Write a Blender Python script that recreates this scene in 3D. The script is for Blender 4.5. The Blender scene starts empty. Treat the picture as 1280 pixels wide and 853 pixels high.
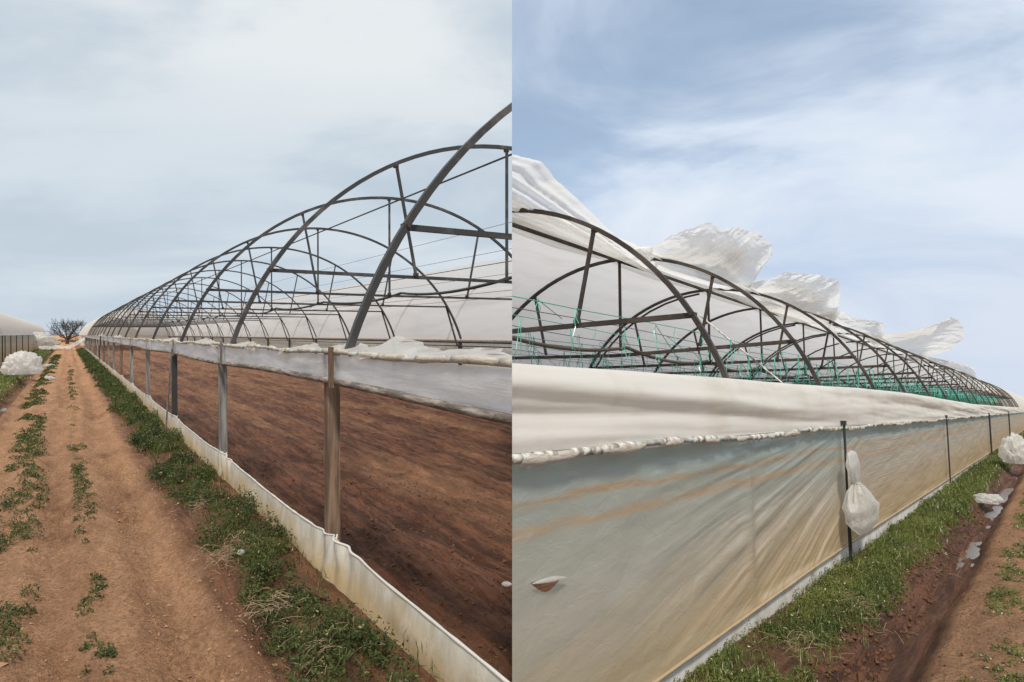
import bpy, bmesh, math
import numpy as np
from mathutils import Matrix, Vector
R = math.radians
rng = np.random.default_rng(7)
sc = bpy.context.scene
C = sc.collection

# ------------------------------------------------------------------ camera
F, CX, CY = 880.0, 640.0, 426.5
PITCH = R(2.5)
cd = bpy.data.cameras.new("camera"); cam = bpy.data.objects.new("camera", cd); C.objects.link(cam)
cd.sensor_width = 36; cd.lens = 36 * F / 1280; cd.clip_start = 0.05; cd.clip_end = 6000
cam.rotation_euler = (R(90) + PITCH, 0, 0); cam.location = (0, 0, 0)
sc.camera = cam

# ------------------------------------------------------------------ world, sun, exposure
SUN_EL, SUN_AZ = R(52), R(176)          # azimuth clockwise from +Y
w = bpy.data.worlds.new("World"); sc.world = w; w.use_nodes = True
nt = w.node_tree; nt.nodes.clear()
def N(nt, t, **k):
    n = nt.nodes.new(t)
    for a, b in k.items():
        if a == 'i':
            for q, v in b.items(): n.inputs[q].default_value = v
        else: setattr(n, a, b)
    return n
def mth(nt, op, a, b=None, c=None, clamp=False):
    n = nt.nodes.new('ShaderNodeMath'); n.operation = op; n.use_clamp = clamp
    for i, v in enumerate((a, b, c)):
        if v is None: continue
        if isinstance(v, (int, float)): n.inputs[i].default_value = v
        else: nt.links.new(v, n.inputs[i])
    return n.outputs[0]
def mixc(nt, f, a, b, bt='MIX'):
    n = nt.nodes.new('ShaderNodeMix'); n.data_type = 'RGBA'; n.blend_type = bt
    for i, v in ((0, f), (6, a), (7, b)):
        if isinstance(v, (int, float)): n.inputs[i].default_value = v
        elif isinstance(v, tuple): n.inputs[i].default_value = (*v[:3], 1)
        else: nt.links.new(v, n.inputs[i])
    return n.outputs[2]
def ramp(nt, f, a, b, ca=0.0, cb=1.0):
    n = nt.nodes.new('ShaderNodeMapRange'); n.clamp = True; n.interpolation_type = 'SMOOTHSTEP'
    nt.links.new(f, n.inputs[0])
    for i, v in enumerate((a, b, ca, cb)): n.inputs[i + 1].default_value = v
    return n.outputs[0]
def noise(nt, vec, scale, detail=4, rough=.55, dist=0):
    n = N(nt, 'ShaderNodeTexNoise'); n.inputs['Scale'].default_value = scale; n.inputs['Detail'].default_value = detail
    n.inputs['Roughness'].default_value = rough; n.inputs['Distortion'].default_value = dist
    nt.links.new(vec, n.inputs['Vector']); return n.outputs[0]
def mapping(nt, vec, scale=(1, 1, 1), rot=(0, 0, 0), loc=(0, 0, 0)):
    n = N(nt, 'ShaderNodeMapping'); n.inputs['Scale'].default_value = scale; n.inputs['Rotation'].default_value = rot
    n.inputs['Location'].default_value = loc; nt.links.new(vec, n.inputs['Vector']); return n.outputs[0]

geo = N(nt, 'ShaderNodeTexCoord').outputs['Generated']
sky = N(nt, 'ShaderNodeTexSky'); sky.sky_type = 'NISHITA'; sky.sun_disc = False
sky.sun_elevation = SUN_EL; sky.sun_rotation = SUN_AZ; sky.air_density = 1.3; sky.dust_density = 2.2; sky.ozone_density = 1.6
sep = N(nt, 'ShaderNodeSeparateXYZ'); nt.links.new(geo, sep.inputs[0])
zc = mth(nt, 'MAXIMUM', sep.outputs[2], 0.0); zz = mth(nt, 'ADD', zc, 0.28)
cmb = N(nt, 'ShaderNodeCombineXYZ')
nt.links.new(mth(nt, 'DIVIDE', sep.outputs[0], zz), cmb.inputs[0]); nt.links.new(mth(nt, 'DIVIDE', sep.outputs[1], zz), cmb.inputs[1])
pl = cmb.outputs[0]
east = ramp(nt, sep.outputs[0], -0.0001, 0.0001)
n1 = noise(nt, mapping(nt, pl, (1.2, 2.1, 1), (0, 0, R(-20)), (3.1, 1.2, 0)), 1.0, 8, .54, .4)
n2 = noise(nt, mapping(nt, pl, (1.3, 1.7, 1), (0, 0, R(30)), (5.1, 7.7, 0)), 1.0, 9, .55, .5)
n2 = mth(nt, 'ADD', n2, mth(nt, 'MULTIPLY', mth(nt, 'SUBTRACT', mth(nt, 'SUBTRACT', sep.outputs[0], mth(nt, 'MULTIPLY', sep.outputs[2], .55)), .10), .30))
low = ramp(nt, sep.outputs[2], 0.02, 0.40, 1.0, 0.0)
high = ramp(nt, sep.outputs[2], 0.25, 0.43)
covL = mth(nt, 'ADD', mth(nt, 'ADD', ramp(nt, n1, .36, .66, .78, 1.0), mth(nt, 'MULTIPLY', low, .25)), mth(nt, 'MULTIPLY', high, .15), clamp=True)
covR = mth(nt, 'ADD', ramp(nt, n2, .38, .62, .55, .96), mth(nt, 'MULTIPLY', low, .6), clamp=True)
br = mth(nt, 'MULTIPLY', ramp(nt, n1, .30, .56), high)
colL = mixc(nt, ramp(nt, n1, .38, .66), (.475, .555, .63), (.575, .64, .695))
colL = mixc(nt, br, colL, (.69, .725, .745))
colR = mixc(nt, ramp(nt, n2, .34, .70), (.40, .52, .70), (.67, .73, .81))
colR = mixc(nt, mth(nt, 'MULTIPLY', ramp(nt, sep.outputs[2], .0, .26, 1, 0), .75), colR, (.56, .62, .73))
cov = mth(nt, 'ADD', mth(nt, 'MULTIPLY', covR, east), mth(nt, 'MULTIPLY', covL, mth(nt, 'SUBTRACT', 1.0, east)))
cc = mixc(nt, east, colL, colR)
b1 = N(nt, 'ShaderNodeBackground', i={'Strength': .085}); nt.links.new(sky.outputs[0], b1.inputs[0])
b2 = N(nt, 'ShaderNodeBackground', i={'Strength': 1.0}); nt.links.new(cc, b2.inputs[0])
ms = N(nt, 'ShaderNodeMixShader'); nt.links.new(cov, ms.inputs[0]); nt.links.new(b1.outputs[0], ms.inputs[1]); nt.links.new(b2.outputs[0], ms.inputs[2])
nt.links.new(ms.outputs[0], N(nt, 'ShaderNodeOutputWorld').inputs[0])
ld = bpy.data.lights.new("sun", 'SUN'); ld.energy = 3.6; ld.angle = R(9); ld.color = (1, .92, .81)
so = bpy.data.objects.new("sun", ld); C.objects.link(so)
sd = Vector((math.sin(SUN_AZ) * math.cos(SUN_EL), math.cos(SUN_AZ) * math.cos(SUN_EL), math.sin(SUN_EL)))
so.rotation_euler = sd.to_track_quat('Z', 'Y').to_euler()
vs = sc.view_settings; vs.view_transform = 'Standard'; vs.look = 'None'; vs.exposure = 0.22; vs.gamma = 1.0
sc.cycles.transparent_max_bounces = 24; sc.cycles.max_bounces = 8

# ------------------------------------------------------------------ the two plots of land either side of the plane x = 0
# local frames: +x runs along the greenhouse row (u), y = v on the east plot and -v on the west plot, z up; eye level z = 0, soil -1.75
H = 1.75
def frame(vpx, vpy):
    a = math.atan((vpy - CY) / F)
    Rr = Vector((1, 0, 0)); Fw = Vector((0, math.cos(a), -math.sin(a))); Up = Vector((0, math.sin(a), math.cos(a)))
    d = Vector(((vpx - CX) / F, 1, -(vpy - CY) / F)); th = math.atan2(d.x, d.dot(Fw))
    X = math.sin(th) * Rr + math.cos(th) * Fw; Y = -math.cos(th) * Rr + math.sin(th) * Fw
    M = Matrix((X, Y, Up)).transposed().to_4x4()
    return Matrix.Rotation(PITCH, 4, 'X') @ M
MW, ME = frame(85, 418), frame(1318, 512)
MAT = {'L': MW, 'R': ME}
SG = {'L': -1.0, 'R': 1.0}
MATI = {k: np.array(m.inverted()) for k, m in MAT.items()}
MATN = {k: np.array(m) for k, m in MAT.items()}
def ray(side, x, y):
    p = Matrix.Rotation(PITCH, 3, 'X') @ Vector(((x - CX) / F, 1, -(y - CY) / F))
    d = MATI[side][:3, :3] @ np.array(p); d[1] *= SG[side]; return d       # (u, v, z)
def at_v(s, x, y, v): d = ray(s, x, y); return d * (v / d[1])
def at_u(s, x, y, u): d = ray(s, x, y); return d * (u / d[0])
def at_z(s, x, y, z=-H): d = ray(s, x, y); return d * (z / d[2])

# ------------------------------------------------------------------ mesh helpers
class MB:
    def __init__(s): s.V = []; s.Fc = []; s.n = 0
    def add(s, V, Fc):
        V = np.asarray(V, float).reshape(-1, 3); s.V.append(V); s.Fc += [tuple(i + s.n for i in f) for f in Fc]; s.n += len(V)
    def box(s, c, d, rot=None):
        c = np.array(c, float); d = np.array(d, float) / 2
        P = np.array([[x, y, z] for x in (-1, 1) for y in (-1, 1) for z in (-1, 1)]) * d
        if rot is not None: P = P @ np.array(rot).T
        s.add(P + c, [(0, 1, 3, 2), (4, 6, 7, 5), (0, 4, 5, 1), (2, 3, 7, 6), (0, 2, 6, 4), (1, 5, 7, 3)])
    def tube(s, P, r, k=6, square=False, cap=True, ref=None):
        P = np.asarray(P, float); n = len(P); r = np.broadcast_to(r, n)
        T = np.gradient(P, axis=0); T /= np.linalg.norm(T, axis=1)[:, None] + 1e-12
        ref = np.array((0.13, .05, 1.) if ref is None else ref, float)
        if ref is not None and abs(T[0] @ ref) / np.linalg.norm(ref) > .97: ref = np.array((1., .1, .0))
        A = np.cross(T, ref); A /= np.linalg.norm(A, axis=1)[:, None] + 1e-12; B = np.cross(T, A)
        if square: k = 4; an = np.pi / 4 + np.arange(4) * np.pi / 2; r = r * 1.414
        else: an = np.arange(k) * 2 * np.pi / k
        V = P[:, None] + r[:, None, None] * (np.cos(an)[None, :, None] * A[:, None] + np.sin(an)[None, :, None] * B[:, None])
        Fc = [(i * k + j, i * k + (j + 1) % k, (i + 1) * k + (j + 1) % k, (i + 1) * k + j) for i in range(n - 1) for j in range(k)]
        if cap: Fc += [tuple(range(k))[::-1], tuple((n - 1) * k + j for j in range(k))]
        s.add(V, Fc)
    def grid(s, G):
        a, b = G.shape[:2]
        s.add(G, [(i * b + j, i * b + j + 1, (i + 1) * b + j + 1, (i + 1) * b + j) for i in range(a - 1) for j in range(b - 1)])
    def build(s, name, mat, side, parent=None, smooth=False, clip=True, solid=0):
        if not s.V: return None
        V = np.concatenate(s.V); V = V * np.array((1, SG[side], 1))
        wx = V @ MATN[side][0, :3]
        keep = wx * SG[side] > 0            # west plot keeps x < 0, east keeps x > 0
        if clip and not keep.any(): return None
        fc = s.Fc if SG[side] > 0 else [f[::-1] for f in s.Fc]
        me = bpy.data.meshes.new(name); me.from_pydata(V.tolist(), [], fc)
        if clip and not keep.all(): cut(me, side)
        if len(me.polygons) == 0: return None
        if smooth: me.polygons.foreach_set('use_smooth', [True] * len(me.polygons))
        return link(name, me, mat, side, parent)
def cut(me, side):
    bm = bmesh.new(); bm.from_mesh(me)
    no = MAT[side].to_3x3().transposed() @ Vector((1, 0, 0))
    bmesh.ops.bisect_plane(bm, geom=bm.verts[:] + bm.edges[:] + bm.faces[:], plane_co=no * (SG[side] * .0008), plane_no=no,
                           clear_outer=SG[side] < 0, clear_inner=SG[side] > 0)
    bm.to_mesh(me); bm.free()
def link(name, me, mat, side, parent=None):
    me.name = name
    if mat: me.materials.append(mat)
    o = bpy.data.objects.new(name, me); C.objects.link(o)
    if parent: o.parent = parent
    elif side: o.matrix_world = MAT[side]
    return o
def tag(o, label=None, cat=None, group=None, kind=None):
    if o is None: return None
    for k, v in (('label', label), ('category', cat), ('group', group), ('kind', kind)):
        if v: o[k] = v
    return o
def thing(name, side, label, cat, group=None, loc=(0, 0, 0)):
    o = bpy.data.objects.new(name, None); C.objects.link(o); o.matrix_world = MAT[side]; o.empty_display_size = .3
    return tag(o, label, cat, group)

# ------------------------------------------------------------------ numpy noise
def hsh(ix, iy, s):
    n = (ix.astype(np.int64) * 374761393 + iy.astype(np.int64) * 668265263 + s * 974634541) & 0x7fffffff
    n = ((n ^ (n >> 13)) * 1274126177) & 0x7fffffff
    return ((n ^ (n >> 16)) & 0xffffff) / 0xffffff
def vn(x, y, s=0):
    x = np.asarray(x, float); y = np.asarray(y, float); x, y = np.broadcast_arrays(x, y)
    ix = np.floor(x); iy = np.floor(y); fx = x - ix; fy = y - iy
    fx = fx * fx * (3 - 2 * fx); fy = fy * fy * (3 - 2 * fy)
    a = hsh(ix, iy, s); b = hsh(ix + 1, iy, s); c = hsh(ix, iy + 1, s); d = hsh(ix + 1, iy + 1, s)
    return (a + (b - a) * fx) * (1 - fy) + (c + (d - c) * fx) * fy
def fbm(x, y, o=4, s=0, g=.5):
    t = 0; a = 1; n = 0
    for i in range(o):
        t = t + a * vn(x * 2 ** i + 17.3 * i, y * 2 ** i + 9.1 * i, s + i); n += a; a *= g
    return t / n - .5
def sst(a, b, x): t = np.clip((x - a) / (b - a), 0, 1); return t * t * (3 - 2 * t)

# ------------------------------------------------------------------ materials
def newmat(name):
    m = bpy.data.materials.new(name); m.use_nodes = True; t = m.node_tree; t.nodes.clear()
    out = N(t, 'ShaderNodeOutputMaterial'); return m, t, out
def pbr(name, colf, rough=.8, metal=0, bump=None, spec=.3):
    m, t, out = newmat(name); p = N(t, 'ShaderNodeBsdfPrincipled')
    oc = N(t, 'ShaderNodeTexCoord').outputs['Object']
    c = colf(t, oc)
    if isinstance(c, tuple): p.inputs['Base Color'].default_value = (*c, 1)
    else: t.links.new(c, p.inputs['Base Color'])
    if isinstance(rough, (int, float)): p.inputs['Roughness'].default_value = rough
    else: t.links.new(rough(t, oc), p.inputs['Roughness'])
    p.inputs['Metallic'].default_value = metal; p.inputs['Specular IOR Level'].default_value = spec
    if bump:
        h, st, ds = bump(t, oc); b = N(t, 'ShaderNodeBump', i={'Strength': st, 'Distance': ds}); t.links.new(h, b.inputs['Height']); t.links.new(b.outputs[0], p.inputs['Normal'])
    t.links.new(p.outputs[0], out.inputs[0]); return m
def film(name, colf, trans=.45, clear=.0, bump=None, gloss=.06, tint=None):
    m, t, out = newmat(name); oc = N(t, 'ShaderNodeTexCoord').outputs['Object']; c = colf(t, oc)
    d = N(t, 'ShaderNodeBsdfDiffuse'); l = N(t, 'ShaderNodeBsdfTranslucent'); g = N(t, 'ShaderNodeBsdfGlossy', i={'Roughness': .30})
    for q in (d, l):
        if isinstance(c, tuple): q.inputs['Color'].default_value = (*c, 1)
        else: t.links.new(c, q.inputs['Color'])
    a = N(t, 'ShaderNodeMixShader', i={0: trans}); t.links.new(d.outputs[0], a.inputs[1]); t.links.new(l.outputs[0], a.inputs[2])
    b = N(t, 'ShaderNodeMixShader', i={0: gloss}); t.links.new(a.outputs[0], b.inputs[1]); t.links.new(g.outputs[0], b.inputs[2])
    if bump:
        h, st, ds = bump(t, oc); bn = N(t, 'ShaderNodeBump', i={'Strength': st, 'Distance': ds}); t.links.new(h, bn.inputs['Height'])
        for q in (d, l, g): t.links.new(bn.outputs[0], q.inputs['Normal'])
    last = b.outputs[0]
    if clear:
        tr = N(t, 'ShaderNodeBsdfTransparent', i={'Color': (*(tint or (.95, .95, .93)), 1)}); e = N(t, 'ShaderNodeMixShader', i={0: clear})
        t.links.new(last, e.inputs[1]); t.links.new(tr.outputs[0], e.inputs[2]); last = e.outputs[0]
    t.links.new(last, out.inputs[0]); return m

def steel_col(t, oc):
    a = noise(t, oc, 3.0, 5, .6); b = noise(t, oc, 22, 4, .6)
    c = mixc(t, ramp(t, a, .50, .68), (.045, .046, .046), (.10, .096, .09)); return mixc(t, ramp(t, b, .60, .74), c, (.11, .060, .035))
STEEL = pbr('weathered_steel', steel_col, .5, .35, spec=.4)
def rust_col(t, oc):
    a = noise(t, oc, 2.4, 5, .6); b = noise(t, oc, 25, 4, .6)
    c = mixc(t, ramp(t, a, .40, .65), (.042, .034, .029), (.080, .066, .055)); return mixc(t, ramp(t, b, .58, .72), c, (.12, .06, .033))
RUSTY = pbr('rusty_steel', rust_col, .55, .25, spec=.35)
DARK = pbr('dark_steel', lambda t, oc: mixc(t, noise(t, oc, 9), (.025, .025, .026), (.06, .06, .06)), .5, .3)
def post_col(t, oc):
    s = mapping(t, oc, (30, 30, 2.0)); a = noise(t, s, 1, 6, .65); b = noise(t, oc, 5, 3)
    c = mixc(t, ramp(t, a, .35, .70), (.085, .052, .034), (.23, .155, .105)); return mixc(t, ramp(t, b, .56, .80, 0, .6), c, (.15, .13, .11))
WOODP = pbr('weathered_post', post_col, .85, 0, lambda t, oc: (noise(t, mapping(t, oc, (60, 60, 3)), 1, 5, .6), .5, .006))
GREYP = pbr('grey_post', lambda t, oc: mixc(t, ramp(t, noise(t, mapping(t, oc, (24, 24, 2)), 1, 5, .6), .35, .68), (.11, .10, .09), (.25, .235, .215)), .85)
def wrapcol(t, oc):
    a = noise(t, mapping(t, oc, (4, 30, 30)), 1, 5, .6, .5); return mixc(t, ramp(t, a, .38, .66), (.13, .105, .085), (.36, .32, .285))
WRAP = film('dirty_rolled_film', wrapcol, .12, 0, lambda t, oc: (noise(t, mapping(t, oc, (14, 60, 60), (0, 0, 0)), 1, 5, .6, .6), .8, .012))
def whitef(t, oc):
    a = noise(t, oc, 1.7, 6, .6); b = noise(t, mapping(t, oc, (.6, .6, 7)), 1, 5, .6)
    c = mixc(t, ramp(t, a, .45, .75), (.78, .765, .715), (.70, .67, .595)); return mixc(t, ramp(t, b, .64, .84), c, (.62, .585, .50))
WFILM = film('white_film', whitef, .42, 0.05, lambda t, oc: (noise(t, mapping(t, oc, (3, 9, 9)), 1, 6, .6, .5), .35, .012))
TORN = film('torn_roof_film', lambda t, oc: mixc(t, ramp(t, noise(t, oc, 1.2, 6, .6), .52, .76), (.93, .93, .91), (.86, .83, .74)), .60, .24, lambda t, oc: (noise(t, mapping(t, oc, (5, 9, 9)), 1, 6, .6, 1.0), .55, .03))
COVER = film('taut_roof_film', lambda t, oc: mixc(t, ramp(t, noise(t, mapping(t, oc, (.25, 2, 2)), 1, 5, .6), .4, .75), (.63, .61, .60), (.50, .48, .465)), .40, .16)
COVER2 = film('greyish_roof_film', lambda t, oc: mixc(t, ramp(t, noise(t, mapping(t, oc, (.7, 4, 4)), 1, 5, .6), .4, .75), (.83, .83, .82), (.75, .74, .72)), .5, .08, lambda t, oc: (noise(t, mapping(t, oc, (12, 1.3, 1.3)), 1, 4, .5), .3, .03))
CLEAR = film('clear_roof_film', lambda t, oc: (.80, .80, .80), .75, .62)
def skirtcol(t, oc):
    z = N(t, 'ShaderNodeSeparateXYZ'); t.links.new(oc, z.inputs[0])
    a = noise(t, mapping(t, oc, (3, 3, 2.2)), 1, 6, .6, .3); b = noise(t, mapping(t, oc, (9, 9, 1.5)), 1, 5, .65)
    hz = mth(t, 'ADD', z.outputs[2], mth(t, 'MULTIPLY', a, .38))
    f = ramp(t, hz, -1.46, -1.16, 1.0, 0.0)
    c = mixc(t, ramp(t, b, .40, .72), (.72, .70, .63), (.58, .555, .48)); c = mixc(t, mth(t, 'MULTIPLY', f, .85), c, (.50, .35, .165))
    return mixc(t, ramp(t, a, .60, .74), c, (.52, .47, .38))
SKIRT = film('skirt_film', skirtcol, .35, 0, lambda t, oc: (noise(t, mapping(t, oc, (5, 5, 2.2), (0, R(20), 0)), 1, 7, .6, .6), .7, .03), gloss=.05)
STRIP = film('eave_strip_film', lambda t, oc: mixc(t, ramp(t, noise(t, mapping(t, oc, (1.4, 1, 7), (0, R(8), 0)), 1, 5, .6), .5, .75), (.72, .74, .755), (.59, .58, .55)), .45, .08, lambda t, oc: (noise(t, mapping(t, oc, (1.2, 1, 9)), 1, 6, .6, .5), .5, .02))
def fan(t, u, z):
    """angle about the pinned top corner of the near sheet"""
    return mth(t, 'DIVIDE', mth(t, 'SUBTRACT', .30, z), mth(t, 'MAXIMUM', mth(t, 'SUBTRACT', 12.4, u), 2.5))
def sidecol(t, oc):
    s = N(t, 'ShaderNodeSeparateXYZ'); t.links.new(oc, s.inputs[0]); u, z = s.outputs[0], s.outputs[2]
    q = fan(t, u, z); far = ramp(t, u, 8.55, 8.9)
    cm = N(t, 'ShaderNodeCombineXYZ'); t.links.new(mth(t, 'MULTIPLY', u, .22), cm.inputs[0]); t.links.new(mth(t, 'MULTIPLY', q, 80), cm.inputs[1])
    dn = noise(t, cm.outputs[0], 1.0, 3.5, .5, .5)
    cf = N(t, 'ShaderNodeCombineXYZ'); t.links.new(mth(t, 'MULTIPLY', u, .9), cf.inputs[0]); t.links.new(mth(t, 'MULTIPLY', mth(t, 'SUBTRACT', z, mth(t, 'MULTIPLY', u, .05)), 13), cf.inputs[1])
    fn = noise(t, cf.outputs[0], 1.0, 4, .55, .4)
    mx = N(t, 'ShaderNodeMix'); mx.data_type = 'FLOAT'; t.links.new(far, mx.inputs[0]); t.links.new(dn, mx.inputs[2]); t.links.new(fn, mx.inputs[3]); st = mx.outputs[0]
    cm2 = N(t, 'ShaderNodeCombineXYZ'); t.links.new(mth(t, 'MULTIPLY', u, 1.0), cm2.inputs[0]); t.links.new(mth(t, 'MULTIPLY', z, 3.2), cm2.inputs[1])
    bn = noise(t, cm2.outputs[0], 1.0, 5, .6, .4)
    zw = mth(t, 'ADD', z, mth(t, 'MULTIPLY', mth(t, 'SUBTRACT', bn, .5), .12))
    msk = mth(t, 'MULTIPLY', ramp(t, mth(t, 'SUBTRACT', u, mth(t, 'MULTIPLY', z, 2.0)), 5.0, 9.5), 1.0)
    st = mth(t, 'ADD', .5, mth(t, 'MULTIPLY', mth(t, 'SUBTRACT', st, .5), mth(t, 'ADD', .5, mth(t, 'MULTIPLY', msk, .5))))
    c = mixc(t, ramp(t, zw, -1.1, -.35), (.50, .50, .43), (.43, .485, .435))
    c = mixc(t, mth(t, 'MULTIPLY', far, .7), c, (.55, .50, .40))
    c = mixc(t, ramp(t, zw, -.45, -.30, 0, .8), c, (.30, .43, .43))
    pn = noise(t, mapping(t, oc, (2.0, 1, 30)), 1, 6, .7)
    def band(z0, wd, k):
        b = ramp(t, mth(t, 'ABSOLUTE', mth(t, 'SUBTRACT', zw, z0)), 0, wd, 1, 0)
        return mth(t, 'MULTIPLY', mth(t, 'MULTIPLY', b, k), ramp(t, pn, .33, .58))
    c = mixc(t, band(-.56, .055, 1.0), c, (.56, .41, .25))
    c = mixc(t, band(-.43, .032, .95), c, (.50, .34, .20))
    lowf = ramp(t, mth(t, 'SUBTRACT', mth(t, 'ADD', z, mth(t, 'MULTIPLY', mth(t, 'SUBTRACT', st, .5), .8)), mth(t, 'MULTIPLY', ramp(t, u, 2.5, 8.0), .22)), -1.65, -.85, 1, 0)
    c = mixc(t, mth(t, 'MULTIPLY', lowf, .85), c, (.60, .43, .23))
    c = mixc(t, mth(t, 'MULTIPLY', ramp(t, st, .54, .72), mth(t, 'MULTIPLY', lowf, .5)), c, (.46, .26, .10))
    c = mixc(t, mth(t, 'MULTIPLY', ramp(t, st, .30, .42, .34, 0), ramp(t, u, 2.5, 6.5, .35, 1)), c, (.66, .65, .58))  # narrow bright glints along the folds, painted into the film colour
    return c
def sidebump(t, oc):
    s = N(t, 'ShaderNodeSeparateXYZ'); t.links.new(oc, s.inputs[0]); u, z = s.outputs[0], s.outputs[2]
    q = fan(t, u, z)
    cm = N(t, 'ShaderNodeCombineXYZ'); t.links.new(mth(t, 'MULTIPLY', u, .4), cm.inputs[0]); t.links.new(mth(t, 'MULTIPLY', q, 150), cm.inputs[1])
    return mth(t, 'ADD', mth(t, 'MULTIPLY', noise(t, cm.outputs[0], 1.0, 2.5, .5, .6), ramp(t, mth(t, 'SUBTRACT', u, mth(t, 'MULTIPLY', z, 2.0)), 4.5, 10, .3, 1.1)), mth(t, 'MULTIPLY', noise(t, mapping(t, oc, (5, 5, 9)), 1, 6, .6, .8), 1.0)), .45, .014
SIDE = film('dirty_side_film', sidecol, .36, 0.17, sidebump, gloss=.16, tint=(.6, .7, .68))
def soilmat(name, dry, mid, wetc, sc1=3.0):
    def colf(t, oc):
        at = N(t, 'ShaderNodeAttribute', attribute_name='wet').outputs['Fac']
        st = mapping(t, oc, (.6, 1.7, 1)); a = noise(t, st, sc1, 7, .62, .4); b = noise(t, oc, 34, 5, .65); e = noise(t, oc, 120, 3, .6)
        c = mixc(t, ramp(t, a, .36, .66), dry, mid)
        ln = noise(t, mapping(t, oc, (.7, 11, 1), (0, 0, R(1.5))), 1, 9, .72, .3); ln2 = noise(t, mapping(t, oc, (2.2, 34, 1)), 1, 5, .65)
        wt2 = mixc(t, ramp(t, ln, .40, .62), tuple(x * .45 for x in wetc), tuple(x * 1.4 for x in wetc)); wt2 = mixc(t, ramp(t, ln2, .46, .64, 0, .7), wt2, tuple(x * .45 for x in wetc))
        c = mixc(t, ramp(t, b, .42, .64, 0, .7), c, tuple(x * .55 for x in mid))
        g = noise(t, mapping(t, oc, (1, 1.4, 1)), 13, 7, .72, .3); c = mixc(t, ramp(t, g, .52, .68, 0, .45), c, tuple(x * .55 for x in mid)); c = mixc(t, ramp(t, g, .46, .34, 0, .45), c, tuple(min(1, x * 1.25) for x in dry))
        k = noise(t, oc, 62, 4, .7); c = mixc(t, ramp(t, k, .56, .68, 0, .5), c, tuple(x * .5 for x in mid))
        c = mixc(t, ramp(t, e, .62, .74, 0, .6), c, tuple(min(1, x * 1.5) for x in dry))
        return mixc(t, mth(t, 'ADD', at, mth(t, 'MULTIPLY', mth(t, 'SUBTRACT', a, .5), mth(t, 'MULTIPLY', mth(t, 'MULTIPLY', at, mth(t, 'SUBTRACT', 1.05, at)), 3.0)), clamp=True), c, wt2)
    def rf(t, oc):
        at = N(t, 'ShaderNodeAttribute', attribute_name='wet').outputs['Fac']; return ramp(t, at, .0, 1.3, .95, .62)
    return pbr(name, colf, rf, 0, lambda t, oc: (mth(t, 'ADD', noise(t, oc, 26, 8, .7), mth(t, 'MULTIPLY', noise(t, oc, 90, 4, .7), .5)), 1.0, .07), spec=.2)
SOILL = soilmat('path_soil', (.60, .335, .185), (.46, .250, .130), (.170, .070, .036))
SOILR = soilmat('furrow_soil', (.47, .265, .145), (.33, .180, .098), (.150, .068, .040))
def leafmat(name, a, b, d):
    m, t, out = newmat(name); at = N(t, 'ShaderNodeAttribute', attribute_name='tone').outputs['Fac']
    c = mixc(t, ramp(t, at, 0, .6), a, b); c = mixc(t, ramp(t, at, .90, .97), c, d)
    df = N(t, 'ShaderNodeBsdfPrincipled', i={'Roughness': .6, 'Specular IOR Level': .25}); tl = N(t, 'ShaderNodeBsdfTranslucent')
    t.links.new(c, df.inputs['Base Color']); t.links.new(c, tl.inputs[0]); mx = N(t, 'ShaderNodeMixShader', i={0: .30})
    t.links.new(df.outputs[0], mx.inputs[1]); t.links.new(tl.outputs[0], mx.inputs[2]); t.links.new(mx.outputs[0], out.inputs[0]); return m
LEAF1 = leafmat('weed_leaf', (.022, .038, .010), (.072, .092, .022), (.30, .24, .12))
LEAF2 = leafmat('fresh_weed_leaf', (.052, .080, .018), (.150, .175, .042), (.55, .52, .38))
GREEN = film('green_twine', lambda t, oc: (.12, .55, .44), .4)
NET = film('green_net', lambda t, oc: mixc(t, noise(t, oc, 3), (.02, .16, .11), (.03, .26, .18)), .4, .28, tint=(.8, .9, .85))
CONC = pbr('concrete', lambda t, oc: mixc(t, ramp(t, noise(t, oc, 2.5, 7, .65), .35, .70), (.60, .59, .56), (.42, .38, .32)), .9, 0, lambda t, oc: (noise(t, oc, 18, 6, .6), .4, .01))
WATER = pbr('puddle_water', lambda t, oc: (.13, .10, .08), .18, 0, lambda t, oc: (noise(t, oc, 6, 3), .06, .01), spec=.8)
BAG = film('white_bag_film', lambda t, oc: mixc(t, ramp(t, noise(t, oc, 5, 6, .6), .48, .76), (.85, .84, .81), (.70, .65, .55)), .68, .20, lambda t, oc: (noise(t, oc, 13, 6, .6, .8), .8, .03))
PVC = pbr('pale_pipe', lambda t, oc: mixc(t, ramp(t, noise(t, oc, 8, 5), .4, .65), (.40, .44, .43), (.24, .22, .19)), .5)
CLIP = pbr('white_clip', lambda t, oc: mixc(t, ramp(t, noise(t, oc, 14), .45, .6), (.52, .51, .47), (.24, .20, .16)), .5)
RAGM = film('stained_rag_film', lambda t, oc: mixc(t, ramp(t, noise(t, mapping(t, oc, (9, 26, 26)), 1, 6, .65), .46, .72), (.60, .56, .48), (.34, .26, .18)), .3, 0, lambda t, oc: (noise(t, mapping(t, oc, (10, 40, 40)), 1, 6, .6, .8), .8, .012))
HUMP = film('limp_film', lambda t, oc: mixc(t, ramp(t, noise(t, oc, 6, 6, .6), .42, .70), (.69, .69, .68), (.56, .54, .50)), .5, .16, lambda t, oc: (noise(t, mapping(t, oc, (22, 5, 5), (0, R(25), 0)), 1, 6, .6, .8), .7, .02))
HOSE = pbr('black_hose', lambda t, oc: (.03, .032, .032), .45)
HOSE2 = pbr('dusty_brown_hose', lambda t, oc: mixc(t, noise(t, oc, 6), (.09, .07, .055), (.17, .13, .10)), .6)
BARK = pbr('bare_bark', lambda t, oc: (.06, .05, .045), .9)
WIRE = pbr('thin_wire', lambda t, oc: (.12, .12, .12), .5, .4)
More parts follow.
